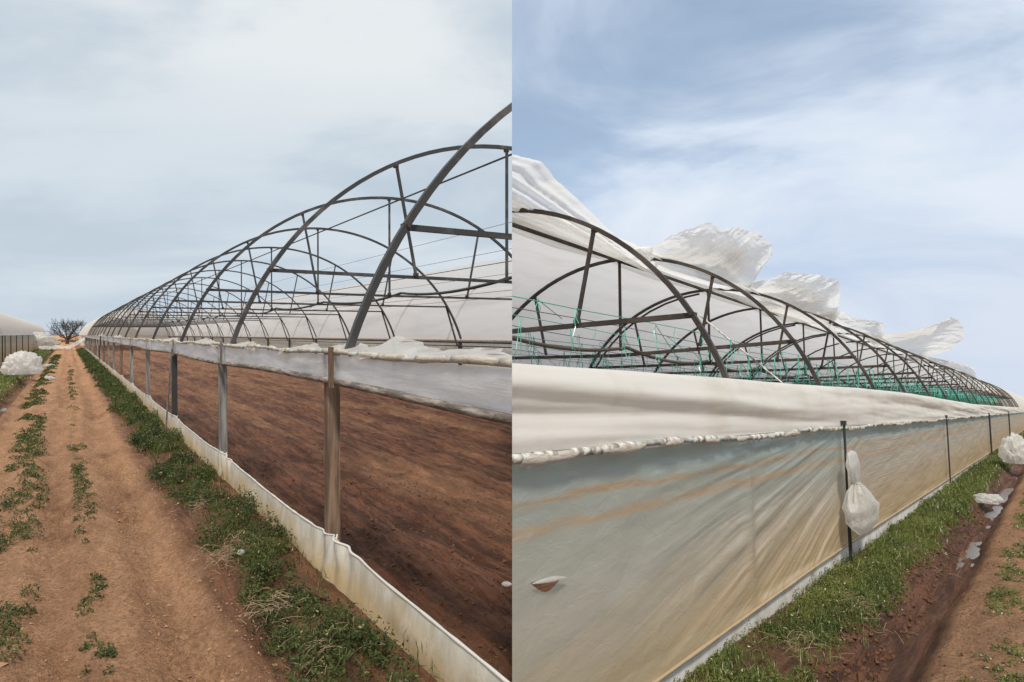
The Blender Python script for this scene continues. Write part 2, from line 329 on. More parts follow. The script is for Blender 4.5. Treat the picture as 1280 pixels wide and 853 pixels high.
CARD = pbr('brown_board', lambda t, oc: mixc(t, noise(t, oc, 8), (.18, .13, .09), (.28, .21, .15)), .9)
GREYCOV = film('grey_film', lambda t, oc: (.33, .34, .36), .2)

# ------------------------------------------------------------------ ground
def knots(a, b, d0, g, dmax=1e9):
    r = [a]; d = d0
    while r[-1] < b: r.append(r[-1] + d); d = min(d * g, dmax)
    return np.array(r)
def height_L(u, v):
    z = -H + .012 * fbm(u * 1.4, v * 1.4, 5, 1) + .02 * fbm(u * .35, v * .35, 3, 2)
    near = sst(30, 14, u)
    fp = np.clip(.5 - np.abs(2 * fbm(u * 3.2, v * 4.2, 2, 95)) * 1.6, 0, 1); z = z - .03 * fp * sst(1.2, .9, v) * sst(-1.2, -1, v)
    path = sst(1.35, 1.0, v) * sst(-1.25, -1.0, v)
    z = z + path * (.085 * fbm(u * 2.6, v * 5.5, 6, 5, .62) + .022 * np.abs(2 * fbm(u * 9, v * 13, 3, 6)))
    for vc, dp, wd in ((.50, .085, .17), (-.14, .04, .13), (-.98, .06, .15)):
        d = v - vc - .06 * np.sin(u * .35) - .05 * fbm(u * .9, 0 * v + vc, 3, 96); prof = np.exp(-(d / wd) ** 2)
        z = z - dp * prof + .028 * np.exp(-(d / (wd * .8)) ** 4) * np.sin(u * 34 + np.abs(d) * 30) * near * sst(.35, .6, vn(u * .5, v * .5, 8))
        z = z + .045 * np.exp(-((np.abs(d) - wd * 1.5) / .08) ** 2) * (.5 + fbm(u * 2, v * 2, 3, 9))
    z = z + .10 * sst(.85, 1.25, v) * sst(1.75, 1.5, v)                                   # bank under the weeds
    z = z - (.20 + .07 * fbm(u * 1.2, v * 5, 4, 91)) * np.exp(-((v + 1.42 + .08 * fbm(u * .8, 0 * v, 3, 90)) / .17) ** 4)                                        # ditch
    ins = sst(1.55, 1.75, v) * sst(9.4, 9.2, v)
    till = .10 * fbm(u * .7, v * 6.0, 6, 11, .66) + .04 * fbm(u * 4, v * 9, 4, 15, .65) + .05 * np.abs(fbm(u * 6, v * 14, 4, 13, .6)) * 2 + .075 * np.abs(fbm(u * .8, v * 5.5, 4, 12, .6)) * 2 + .035 * np.sin(v * 9 + 1.2 * fbm(u * .3, v, 2, 14))
    z = z + ins * till + .02 * ins
    return z
def height_R(u, v):
    z = -H + .012 * fbm(u * 1.4, v * 1.4, 5, 21) + .02 * fbm(u * .35, v * .35, 3, 22)
    z = z + .06 * sst(1.25, 1.5, v) * sst(2.2, 2.0, v)
    wob = .05 * fbm(u * .5, u * 0, 3, 23) * 2
    d = v - 1.02 - wob
    z = z - (.19 + .10 * fbm(u * 1.0, v * 5, 5, 92, .6) * 1.3 + .03 * sst(9.5, 11.5, u) * sst(27, 22, u)) * sst(.33, .05, np.abs(d + .05 * fbm(u * 2.2, v * 3, 4, 93))) 
    bank = np.exp(-((v - 1.27 - wob) / .14) ** 2)
    z = z + bank * (.10 * fbm(u * 5, v * 9, 4, 24, .65) + .05)
    z = z + sst(.35, .1, np.abs(d)) * .05 * fbm(u * 3, v * 7, 4, 25, .6)
    z = z + sst(.85, .6, v) * (.035 * fbm(u * 2.6, v * 4.5, 5, 26))
    for vc in (.70, -.15): z = z - .02 * np.exp(-((v - vc) / .09) ** 2) * (1 + .5 * np.sin(u * 30))
    return z
def wet_L(u, v):
    ins = sst(1.55, 1.65, v) * sst(9.45, 9.35, v)
    wt = ins * (.95 + 1.2 * fbm(u * .16, v * 3.2, 5, 31, .6) - .25 * sst(6, 30, u))
    for k, (a, b) in enumerate(((2.6, .16), (4.2, .22), (5.6, .16), (7.4, .25))):
        wt = wt + ins * .5 * np.exp(-((v - a - .35 * (vn(u * .25, u * 0, 50 + k) - .5)) / b) ** 2) * vn(u * .8, v, 60 + k)
    wt = wt + np.exp(-((v + 1.42) / .26) ** 4) * .8 + sst(.62, .95, v) * sst(1.6, 1.5, v) * .75
    wt = wt + .30 * np.exp(-((v - .42) / .16) ** 2) * vn(u * .6, v * 2, 33) + .16 * np.exp(-((v + .1) / .2) ** 2)
    pth = sst(1.5, 1.2, v)
    wt = wt + pth * (.9 * np.clip(fbm(u * 1.1, v * 1.8, 5, 37, .62) - .02, 0, 1) + .55 * np.clip(fbm(u * 5, v * 7, 4, 38, .65) - .04, 0, 1) + .02)
    return np.clip(np.maximum(wt + .25 * fbm(u * .8, v * 1.3, 4, 34), .66 * ins), 0, 1)
def wet_R(u, v):
    d = v - 1.05; wt = .85 * sst(.34, .14, np.abs(d)) + .55 * sst(1.1, 1.35, v) + .10 * sst(.7, .9, v)
    return np.clip(wt + .45 * fbm(u * .9, v * 1.6, 4, 35) * (wt > .05) + .15 * fbm(u, v, 4, 36), 0, 1)
def ground(name, side, hf, wf, v0, v1, u0=0):
    us = np.concatenate([knots(-12, u0, .8, 1.0)[:-1], knots(u0, 2600, .028, 1.011)])
    va = knots(v0, v1, .03, 1.0, .03); lo = v0 - (knots(0, 900, .06, 1.12)[1:])[::-1]; hi = va[-1] + knots(0, 900, .06, 1.12)[1:]
    v = np.concatenate([lo, va, hi])
    U, Vv = np.meshgrid(us, v, indexing='ij')
    wx = U * MATN[side][0, 0] + Vv * SG[side] * MATN[side][0, 1]
    keepv = (wx * SG[side] > -60)
    Z = hf(U, Vv) * 1.0
    fade = sst(200, 60, np.hypot(U, Vv)); Z = -H + (Z + H) * fade
    P = np.stack([U, Vv * SG[side], Z], -1).reshape(-1, 3); wet = wf(U, Vv).reshape(-1) * sst(300, 100, U.reshape(-1))
    a, b = U.shape; I = np.arange(a * b).reshape(a, b)
    Q = np.stack([I[:-1, :-1], I[1:, :-1], I[1:, 1:], I[:-1, 1:]], -1).reshape(-1, 4)
    if SG[side] < 0: Q = Q[:, ::-1]
    ins = (wx.reshape(-1) * SG[side] > 0.0)
    Q = Q[ins[Q].any(1)]
    # drop cells outside any reachable view to keep the sheet light, snap those straddling the dividing plane onto it
    used = np.unique(Q); remap = -np.ones(len(P), int); remap[used] = np.arange(len(used)); Q = remap[Q]; P = P[used]; wet = wet[used]
    nx, ny = MATN[side][0, 0], MATN[side][0, 1]
    w_ = P[:, 0] * nx + P[:, 1] * ny; bad = w_ * SG[side] < 0
    P[bad, 0] -= w_[bad] * nx; P[bad, 1] -= w_[bad] * ny
    me = bpy.data.meshes.new(name); me.vertices.add(len(P)); me.vertices.foreach_set('co', P.ravel())
    me.loops.add(Q.size); me.loops.foreach_set('vertex_index', Q.ravel()); me.polygons.add(len(Q)); me.polygons.foreach_set('loop_start', np.arange(0, Q.size, 4))
    me.update(calc_edges=True); at = me.attributes.new('wet', 'FLOAT', 'POINT'); at.data.foreach_set('value', wet.astype(np.float32))
    me.polygons.foreach_set('use_smooth', [True] * len(Q))
    return tag(link(name, me, SOILL if side == 'L' else SOILR, side), kind='structure')
ground('ground_soil', 'L', height_L, wet_L, -2.2, 9.6, 1.5)
ground('ground_path', 'R', height_R, wet_R, -.4, 2.3, 2.0)
# earth face closing the step between the two plots
Ys = np.array([-12, 0, 20, 80, 300, 1200.])
rows = []
for s in ('L', 'R'):
    M = MATN[s]; n = M[:3, 2]; rows.append([(0, y, (-H - .0 - n[1] * y) / n[2]) for y in Ys])
V = [p for r in rows for p in r]; k = len(Ys)
me = bpy.data.meshes.new('earth_bank'); me.from_pydata([(-.02, p[1], p[2] - .12) for p in rows[0]] + [(-.02, p[1], p[2] - .3) for p in rows[1]], [], [(i, i + 1, k + i + 1, k + i) for i in range(k - 1)])
tag(link('earth_bank', me, SOILL, None), kind='structure')

# ------------------------------------------------------------------ leafy ground cover
def leaves(name, side, mat, P, size, asp=.45, up=.35, parent=None):
    """P: (n,3) leaf centres in (u,v,z); size (n,)"""
    n = len(P); 
    wx = P[:, 0] * MATN[side][0, 0] + P[:, 1] * SG[side] * MATN[side][0, 1] + P[:, 2] * MATN[side][0, 2]
    k = wx * SG[side] > .02; P = P[k]; size = np.broadcast_to(size, n)[k]; n = len(P)
    if n == 0: return None
    az = rng.uniform(0, 2 * np.pi, n); el = rng.normal(up, .55, n)
    D = np.stack([np.cos(az) * np.cos(el), np.sin(az) * np.cos(el), np.sin(el)], 1)
    S = np.stack([-np.sin(az), np.cos(az), rng.normal(0, .5, n)], 1); S /= np.linalg.norm(S, axis=1)[:, None]
    P = P * np.array((1, SG[side], 1)); a = size[:, None]
    q = np.stack([P - D * a * .5, P + S * a * asp * .5 + D * a * .05, P + D * a * .5, P - S * a * asp * .5 + D * a * .05], 1).reshape(-1, 3)
    me = bpy.data.meshes.new(name); me.vertices.add(4 * n); me.vertices.foreach_set('co', q.ravel())
    me.loops.add(4 * n); me.loops.foreach_set('vertex_index', np.arange(4 * n)); me.polygons.add(n); me.polygons.foreach_set('loop_start', np.arange(0, 4 * n, 4))
    me.update(calc_edges=True); at = me.attributes.new('tone', 'FLOAT', 'POINT'); tn = np.where(rng.random(n) > .965, .97, np.clip(.60 * vn(P[:, 0] * 2.6, P[:, 1] * 3.5, 3) + .42 * rng.random(n) - .12, 0, .88)); at.data.foreach_set('value', np.repeat(tn, 4).astype(np.float32))
    return link(name, me, mat, side, parent)
def clumps(hf, uv, rad, hgt, nl, ls):
    """a cloud of leaf positions for many small plants"""
    out = []; sz = []
    for (u, v), r, h, n, l in zip(uv, rad, hgt, nl, ls):
        n = int(n); a = rng.uniform(0, 2 * np.pi, n); q = np.sqrt(rng.random(n)) * r
        t = rng.random(n) ** .7; 
        x = u + np.cos(a) * q * (1.15 - .4 * t) * 1.1; y = v + np.sin(a) * q * (1.15 - .4 * t)
        z = hf(x, y) + h * t * np.sqrt(np.clip(1.02 - (q / r) ** 2, 0, 1))
        out.append(np.stack([x, y, z], 1)); sz.append(l * rng.uniform(.6, 1.3, n))
    return np.concatenate(out), np.concatenate(sz)
def strip(hf, u0, u1, vf, wf, dens, r, h, lsz, nleaf, patch=None, seed=0):
    uv = []; rad = []; hg = []; nl = []; ls = []
    u = u0
    while u < u1:
        lod = max(1, u / 7.0); step = .1 * lod ** .9
        m = max(1, int(round(dens * 4 * step * wf(u) / (r * lod ** .5))))
        for _ in range(m):
            uu = u + rng.uniform(-step, step); vv = vf(uu) + (rng.random() - .5) * wf(uu)
            if patch is not None and patch(uu, vv) < rng.random(): continue
            q = rng.uniform(.6, 1.4); uv.append((uu, vv)); rad.append(r * q * lod ** .5); hg.append(h * rng.uniform(.35, 1.1) * (.55 + 1.0 * float(vn(uu * 1.7, vv * 2.6, 99))))
            nl.append(nleaf * q / lod ** .35); ls.append(lsz * lod ** .62)
        u += step
    return clumps(hf, uv, rad, hg, nl, ls)
# west plot: bank of weeds along the skirt
P, S = strip(height_L, 2.0, 90, lambda u: 1.17 + .05 * math.sin(u * 1.3) + .04 * math.sin(u * 3.7), lambda u: .42 + .12 * math.sin(u * 2.1 + 1), 2.3, .08, .18, .026, 80,
             lambda u, v: float(sst(.22, .5, vn(u * 2.0, v * 3.0, 77) + .45 * max(0, v - 1.15) + .35 * (u < 4.6))) * 1.1)
tag(leaves('weeds', 'L', LEAF1, P, S), 'dark green weeds growing thickly along the foot of the white skirt film', 'weeds', kind='stuff')
pt = lambda f: (lambda u, v: f(u) * float(sst(.25, .55, vn(u * 1.6, v * 3, 78))))
P, S = strip(height_L, 4.2, 45, lambda u: .14 - .05 * sst(6, 14, u), lambda u: .15, 1.5, .05, .06, .022, 44,
             pt(lambda u: 1.0 if (u < 5.9 or 7.0 < u < 13.5) else (.10 if u < 22 else .35)))
tag(leaves('weeds', 'L', LEAF1, P, S), 'narrow broken line of low weeds down the middle of the dirt path', 'weeds', kind='stuff')
P, S = strip(height_L, 4.5, 70, lambda u: -.42 - .35 * sst(8, 24, u), lambda u: .40, 1.35, .06, .07, .024, 44, pt(lambda u: 1.1))
tag(leaves('weeds', 'L', LEAF1, P, S), 'patchy low weeds between the wheel tracks beside the ditch', 'weeds', kind='stuff')
P, S = strip(height_L, 16, 100, lambda u: -2.15, lambda u: 1.1, 1.2, .10, .16, .03, 55, lambda u, v: .9)
tag(leaves('grass', 'L', LEAF2, P, S), 'green grass verge between the ditch and the plastic wall at the left edge', 'grass', kind='stuff')
# east plot
P, S = strip(height_R, 3.2, 70, lambda u: 1.62 + .03 * math.sin(u * 1.7), lambda u: .62 + .10 * math.sin(u * 1.9), 2.7, .075, .12, .021, 95,
             lambda u, v: float(sst(.15, .42, vn(u * 1.9, v * 3, 79) + .35 * max(0, v - 1.5))) * 1.1)
tag(leaves('weeds', 'R', LEAF2, P, S), 'bright green weedy verge between the concrete footing and the muddy furrow', 'weeds', kind='stuff')
P, S = strip(height_R, 4.6, 60, lambda u: .40 - .0 * u, lambda u: .34, 1.1, .06, .06, .025, 45, pt(lambda u: 1.0))
tag(leaves('weeds', 'R', LEAF2, P, S), 'low weeds in patches on the path at the right edge', 'weeds', kind='stuff')
P, S = strip(height_R, 3.2, 40, lambda u: 1.56, lambda u: .56, 2.2, .07, .15, .05, 34, lambda u, v: .2 + .9 * float(vn(u * 1.1, v * 2, 80)))
tag(leaves('grass', 'R', LEAF2, P, S * 1.5, .07, 1.15), 'grass blades standing through the verge beside the furrow', 'grass', kind='stuff')
P, S = strip(height_L, 2.6, 40, lambda u: 1.17, lambda u: .46, 1.3, .07, .19, .05, 26, lambda u, v: .1 + .9 * float(vn(u * 1.3, v * 2, 81)))
tag(leaves('grass', 'L', LEAF1, P, S * 1.5, .07, 1.15), 'grass blades standing among the dark weeds along the skirt', 'grass', kind='stuff')
# dry straw lying in the weeds
def straw(side, hf, spots, label):
    m = MB()
    for (u, v, r, n) in spots:
        for _ in range(n):
            a = rng.uniform(0, np.pi * 2); L = rng.uniform(.05, .16); x = u + rng.normal(0, r); y = v + rng.normal(0, r * .6); z = float(hf(np.array(x), np.array(y))) + rng.uniform(.02, .10)
            d = np.array((np.cos(a), np.sin(a), rng.normal(0, .3))) * L / 2; c = np.array((x, y, z)); m.tube([c - d, c + d * .1 + (0, 0, .01), c + d], .0016, 3, cap=False)
    tag(m.build('straw', bpy.data.materials['dry_straw'], side), label, 'dry grass', kind='stuff')
pbr('dry_straw', lambda t, oc: (.27, .20, .125), .8)
straw('L', height_L, [(4.35, 1.02, .14, 80), (5.6, 1.0, .14, 90), (7.2, 1.05, .12, 40), (3.6, 1.1, .12, 40)], 'dry straw stalks caught among the weeds by the skirt')
straw('R', height_R, [(6.6, 1.36, .15, 90), (9.5, 1.4, .2, 90), (5.2, 1.5, .2, 60)], 'dry straw stalks along the edge of the furrow')
# soil clods
CLODP = pbr('dry_clod_soil', lambda t, oc: mixc(t, noise(t, oc, 9, 4), (.22, .125, .070), (.36, .215, .125)), .95)
CLODM = pbr('damp_clod_soil', lambda t, oc: mixc(t, noise(t, oc, 9, 4), (.10, .048, .028), (.15, .078, .045)), .95, 0, lambda t, oc: (noise(t, oc, 60, 5, .7), .8, .02), spec=.15)
def clods(side, hf, boxes, label, mat):
    m = MB(); base = np.array([(1, 0, 0), (-1, 0, 0), (0, 1, 0), (0, -1, 0), (0, 0, 1), (0, 0, -1)], float)
    Fo = [(0, 2, 4), (2, 1, 4), (1, 3, 4), (3, 0, 4), (2, 0, 5), (1, 2, 5), (3, 1, 5), (0, 3, 5)]
    for u0, u1, v0, v1, n, s in boxes:
        for _ in range(n):
            t = rng.random(); u = u0 + (u1 - u0) * t ** 1.6; v = rng.uniform(v0, v1); z = float(hf(np.array(u), np.array(v)))
            r = s * rng.lognormal(0, .45); th = rng.uniform(0, 6.28); ca, sa = math.cos(th), math.sin(th); q = (base * rng.uniform(.7, 1.25, (6, 1)) + rng.normal(0, .28, (6, 3))) * (1, rng.uniform(.6, 1), .85); q = q @ np.array([[ca, sa, 0], [-sa, ca, 0], [0, 0, 1]]); m.add(q * r + (u, v, z + r * .15), Fo)
    o = m.build('clods', mat, side); tag(o, label, 'soil clods', kind='stuff')
    wx = None
clods('L', height_L, [(3.2, 12, 1.65, 3.4, 2600, .009), (5, 20, 2.6, 7.5, 1300, .010)], 'loose brown clods on the tilled soil inside the bare frame', CLODM)
clods('L', height_L, [(2.0, 16, -1.1, 1.0, 3200, .005), (2.0, 10, .4, .95, 1600, .006)], 'small clods and pebbles scattered over the dirt path', CLODP)
clods('R', height_R, [(4.2, 16, 1.08, 1.40, 1500, .016), (4.2, 14, .2, .85, 500, .007)], 'dark lumpy clods along the bank of the furrow', CLODM)
# ------------------------------------------------------------------ tunnels
def arc(vc, zcn, Rr, z0, n=40, u=0, side=0):
    a0 = math.asin((z0 - zcn) / Rr); a = np.linspace(a0, math.pi - a0, n)
    return np.stack([np.full(n, u), vc - Rr * np.cos(a), zcn + Rr * np.sin(a)], 1)
def on_arc(vc, zcn, Rr, v): return zcn + math.sqrt(max(0, Rr * Rr - (v - vc) ** 2))
# ---- west: bare frame
VC, ZC, RR, ZE = 5.48, -1.44, 4.10, -.13
GW = thing('greenhouse_frame', 'L', 'bare steel hoop greenhouse stripped of its roof film over tilled brown soil', 'greenhouse')
hoopsL = [4.60, 8.56, 12.90, 17.54, 22.3] + [22.3 + 4.45 * k for k in range(1, 15)]
uend = hoopsL[-1]
vn0, vf0 = 1.60, 9.36
for i, u in enumerate(hoopsL):
    P = arc(VC, ZC, RR, ZE, 48 if i < 6 else 26, u); P[:, 1:] += rng.normal(0, .006, 2)
    m = MB(); m.tube(P, .0245, 8 if i < 4 else 6, square=(i < 6), ref=(1, 0, 0)); h = m.build('hoop', STEEL, 'L', GW)
    if h is None: continue
    zt = .76; dv = math.sqrt(RR * RR - (zt - ZC) ** 2)
    m = MB(); m.tube([(u + .04, VC - dv, zt), (u + .04, VC, zt - .01), (u + .04, VC + dv, zt)], .021, square=True, ref=(1, 0, 0)); m.build('tie_bar', STEEL, 'L', h)
    for va, vb in ((3.62, 3.90), (5.31, 5.31), (7.32, 7.03)):
        m = MB(); m.tube([(u, va, on_arc(VC, ZC, RR, va)), (u, vb, zt)], .0165, square=True, ref=(1, 0, 0)); m.build('strut', STEEL, 'L', h)
    if i < 5:
        for vv_, zz_c in ((VC - dv, zt), (3.90, zt + .03), (5.31, zt + .03), (3.62, on_arc(VC, ZC, RR, 3.62) - .03), (5.31, ZC + RR - .04), (7.03, zt + .03)):
            m = MB(); m.box((u + .01, vv_, zz_c), (.06, .055, .04)); m.box((u - .035, vv_, zz_c), (.02, .02, .02)); m.build('clamp', RUSTY, 'L', h)
    # brace down to the far eave, doubled foot
    m = MB(); m.tube([(u + .06, 8.92, on_arc(VC, ZC, RR, 8.92)), (u + .06, vf0 - .08, -.33)], .02, square=True, ref=(1, 0, 0)); m.build('brace', STEEL, 'L', h)
m = MB(); uu = np.linspace(-3, uend, 60); m.tube(np.stack([uu, uu * 0 + VC - .02, uu * 0 + ZC + RR - .05], 1), .015); m.build('ridge_purlin', STEEL, 'L', GW)
def sagpipe(hp, v, z, sag, r, mat, side, par, u0):
    hs = [u0] + list(hp); P = []
    for a, b in zip(hs[:-1], hs[1:]):
        t = np.linspace(0, 1, 14)[:-1]; P += [(a + (b - a) * q, v + .10 * math.sin((a + (b - a) * q) * .55), z - sag * 4 * q * (1 - q)) for q in t]
    m = MB(); m.tube(P, r, 6); return m.build('irrigation_pipe', mat, side, par, smooth=True)
sagpipe(hoopsL[:12], VC, .81, .10, .026, HOSE, 'L', GW, .6)
# posts of the near and far walls
for i, u in enumerate([.6] + hoopsL):
    pm = {1: WOODP, 2: GREYP, 3: DARK}.get(i, GREYP if i % 3 else WOODP); wd = .086
    u2 = u * 1.04 + .05; m = MB(); m.box((u2, 1.56, (-H - .1 + ZE) / 2), (wd, wd, H + ZE + .1)); m.build('post', pm, 'L', GW)
    m = MB(); m.box((u + .05, vf0, (-H - .1 - .2) / 2), (.08, .08, H - .1)); m.build('post', RUSTY, 'L', GW)
# thin halves of posts against the outside of the eave strip
for i, u in enumerate(hoopsL[:10]):
    m = MB(); m.box((u - .01, 1.475, -.22), (.06, .02, .27)); m.build('batten', GREYP if i else WOODP, 'L', GW)
# eave film strip, hanging from the eave pipe down to a rolled bottom edge
def vrow(u, fu, lo, hi, n):
    t = np.linspace(0, 1, n); return t
us = np.concatenate([knots(-.5, 14, .04, 1.0), knots(14.1, uend + 1, .12, 1.02)])
t = np.linspace(0, 1, 10)
U, T = np.meshgrid(us, t, indexing='ij')
zb = -.315 - .015 * np.sin(U * .8) ; zt_ = -.14
G = np.stack([U, 1.50 + .025 * fbm(U * 1.5, T * 2, 4, 41) + .02 * T, zt_ + (zb - zt_) * T], -1)
m = MB(); m.grid(G); m.build('eave_film', STRIP, 'L', GW, smooth=True)
pu = np.concatenate([knots(-.5, 14, .05, 1), knots(14.1, uend + 1, .3, 1.02)])
def rollpath(u): return np.stack([u, 1.50 + .012 * np.sin(u * 2), -.325 - .015 * np.sin(u * .8)], 1)
m = MB(); m.tube(rollpath(pu), .0215 + .003 * vn(pu * 1.1, pu * 0, 42), 8); m.build('rolled_film', WRAP, 'L', GW, smooth=True)
# twisted wraps around the roll
m = MB(); ph = pu * 30
tw = knots(2, 9, .012, 1.0); c = rollpath(tw); an = tw * 42 
msk = np.stack([tw, c[:, 1] + .0215 * np.cos(an), c[:, 2] + .0215 * np.sin(an)], 1); m.tube(msk, .0028, 4); m.build('twisted_edge', WRAP, 'L', GW, smooth=True)
# eave pipe with cloth-like wraps and rags
ep = lambda u: np.stack([u, 1.50 + 0 * u, -.128 + .008 * np.sin(u * 3) + .006 * vn(u * 4, u * 0, 43)], 1)
m = MB(); m.tube(ep(pu), .014, 8); m.build('eave_pipe', PVC, 'L', GW, smooth=True)
k = 0
u = 1.9
while u < 60:
    L = rng.uniform(.12, .55) * (1 + u / 25); q = np.linspace(u, u + L, 8); m = MB()
    m.tube(ep(q) + (0, 0, .004), .0165 + .006 * vn(q * 9, q * 0, k), 7)
    if rng.random() < .5:
        a, b = np.meshgrid(np.linspace(u, u + L, 6), np.linspace(0, 1, 4), indexing='ij')
        m.grid(np.stack([a + .05 * b, 1.465 + .01 * fbm(a * 8, b * 3, 3, k), -.125 - b * .05 * vn(a * 7, b, k)], -1))
    m.build('pipe_wrap', RAGM, 'L', GW, smooth=True); u += L + rng.uniform(.02, .35) * (1 + u / 25); k += 1
    if k > 70: break
# loose crumpled film humps above the eave between hoop 1 and the seam and a few further on
def hump(u0, u1, h, lean, seed, side='L', v=1.53, z0=-.12, mat=HUMP, par=GW, name='loose_film'):
    a, b = np.meshgrid(np.linspace(0, 1, 120), np.linspace(0, 1, 24), indexing='ij')
    U = u0 + (u1 - u0) * a; env = np.sin(np.pi * a) ** .5 * (.45 + 1.1 * vn(a * 4.2, a * 0, seed)) 
    Z = z0 + h * env * b ** .8 + .012 * fbm(a * 5, b * 2, 3, seed + 1) * b * 2
    cz = .5 - np.abs(2 * fbm(a * 9 + 3 * b, b * 2.2, 3, seed + 3, .55)); Z = Z + .006 * cz * b; Vv = v + lean * b + .09 * fbm(a * 8 + 2.5 * b, b * 1.2, 4, seed + 2, .55) * (b + .1) + .02 * cz * b
    m = MB(); m.grid(np.stack([U + .05 * b, Vv, Z], -1)); return m.build(name, mat, side, par, smooth=True)
for u0, u1, h, sd_ in ((2.6, 3.62, .065, 1), (3.35, 4.55, .078, 5), (4.45, 5.05, .065, 9), (5.3, 6.0, .035, 12), (7.6, 8.5, .035, 16), (10.2, 11.4, .05, 20), (14, 15.5, .05, 24), (30, 33, .12, 31), (44, 50, .16, 33)):
    hump(u0, u1, h, .16, sd_)
# skirt film with its top edge tied to the posts
us = np.concatenate([knots(0, 12, .03, 1.0), knots(12.1, uend + 2, .1, 1.02)]); t = np.linspace(0, 1, 16)
U, T = np.meshgrid(us, t, indexing='ij'); hp = np.array([.6] + hoopsL) + .05
dist = np.min(np.abs(U[..., None] - hp[None, None]), -1); kn = np.exp(-(dist / .10) ** 2)
top = -1.385 - .035 * (1 - np.exp(-(dist / .7) ** 2)) + .015 * fbm(U * 1.0, U * 0, 3, 45) + .02 * kn
Vv = 1.52 - .05 * kn * (1 - T) * .4 - .05 * T + .07 * fbm(U * .8 + T * .5, T * 1.2, 3, 46) * (.3 + T) + .022 * np.sin(U * 23 + 5 * T) * np.exp(-(dist / .35) ** 2) * (1 - T)
G = np.stack([U, Vv, top + (-H - .02 - top) * T], -1)
m = MB(); m.grid(G); m.build('skirt_film', SKIRT, 'L', GW, smooth=True)
m = MB(); g0 = G[:, 0]; m.tube(g0 + (0, 0, .0), .006 + .004 * vn(us * 9, us * 0, 3), 5); m.build('skirt_hem', WFILM, 'L', GW, smooth=True)
for i, u in enumerate(hoopsL[:6]):
    m = MB(); m.tube([(u + .0, 1.50, -1.36), (u + .0, 1.53, -1.395), (u + .06, 1.53, -1.40), (u + .1, 1.55, -1.37)], .006, 5); m.build('tie_knot', WFILM, 'L', GW)
# far wall: pale film strip below the far eave
us = knots(5, uend, .4, 1.01); U, T = np.meshgrid(us, np.linspace(0, 1, 5), indexing='ij')
m = MB(); m.grid(np.stack([U, vf0 + .07 + .03 * fbm(U, T * 2, 3, 47), -.30 - .95 * T], -1)); m.build('far_wall_film', SKIRT, 'L', GW, smooth=True)
m = MB(); m.tube(np.stack([us, us * 0 + vf0 - .02, us * 0 - .22], 1), .03, 6); m.tube(np.stack([us, us * 0 + vf0 - .05, us * 0 - .33], 1), .018, 6); m.build('far_eave_pipe', RUSTY, 'L', GW)
# crop wires
for i, (v, z) in enumerate(((4.1, .80), (6.8, .80), (7.3, 2.18), (7.9, 1.80), (8.5, 1.38), (8.95, .9))):
    m = MB(); us = np.linspace(1, uend, 30); m.tube(np.stack([us, us * 0 + v, us * 0 + z], 1), .005, 4); m.build('crop_wire', WIRE, 'L', GW)
# film still on the far end of the frame
def cover(name, side, par, vc, zcn, Rr, z0, u0, u1, mat, n=28, dr=.03, lo=0., hi=1., du=.5, amp=.02, seed=0):
    us = np.arange(u0, u1 + .001, du); a0 = math.asin((z0 - zcn) / Rr); a = np.linspace(a0 + (math.pi - 2 * a0) * lo, a0 + (math.pi - 2 * a0) * hi, n)
    U, A = np.meshgrid(us, a, indexing='ij'); rr = Rr + dr + amp * fbm(U * 1.5, A * 3, 4, seed) * 2
    m = MB(); m.grid(np.stack([U, vc - rr * np.cos(A), zcn + rr * np.sin(A)], -1)); return m.build(name, mat, side, par, smooth=True)
cover('roof_film', 'L', GW, VC, ZC, RR, ZE, uend - 4, uend + 60, WFILM, du=2)

# ---- west: neighbouring tunnel still covered
GN = thing('covered_greenhouse', 'L', 'greenhouse tunnel still covered in grey white film behind the bare frame', 'greenhouse')
VN = VC + 2 * (vf0 - VC) + .3
cover('roof_film', 'L', GN, VN, ZC, RR, -.18, 3, 140, COVER, du=.7, amp=.03, hi=.17, seed=5)
cover('clear_roof_film', 'L', GN, VN, ZC, RR, -.18, 3, 140, CLEAR, du=.7, amp=.03, lo=.17, hi=1, seed=5)
for i, u in enumerate(np.arange(6, 100, 4.3)):
    m = MB(); P = arc(VN, ZC, RR, -.18, 60, u)[:12]; m.tube(P, .03, 6); m.build('hoop', STEEL, 'L', GN)
for z in (.75, .5):
    pass
m = MB(); us = np.linspace(3, 140, 30); m.tube(np.stack([us, us * 0 + VN - 3.84, us * 0 - .17], 1), .03, 6); m.build('eave_pipe', CLIP, 'L', GN)
U, T = np.meshgrid(knots(3, 140, .5, 1.02), np.linspace(0, 1, 5), indexing='ij')
m = MB(); m.grid(np.stack([U, VN - 3.80 + .03 * fbm(U, T, 3, 9), -.2 - 1.56 * T], -1)); m.build('wall_film', SKIRT, 'L', GN, smooth=True)

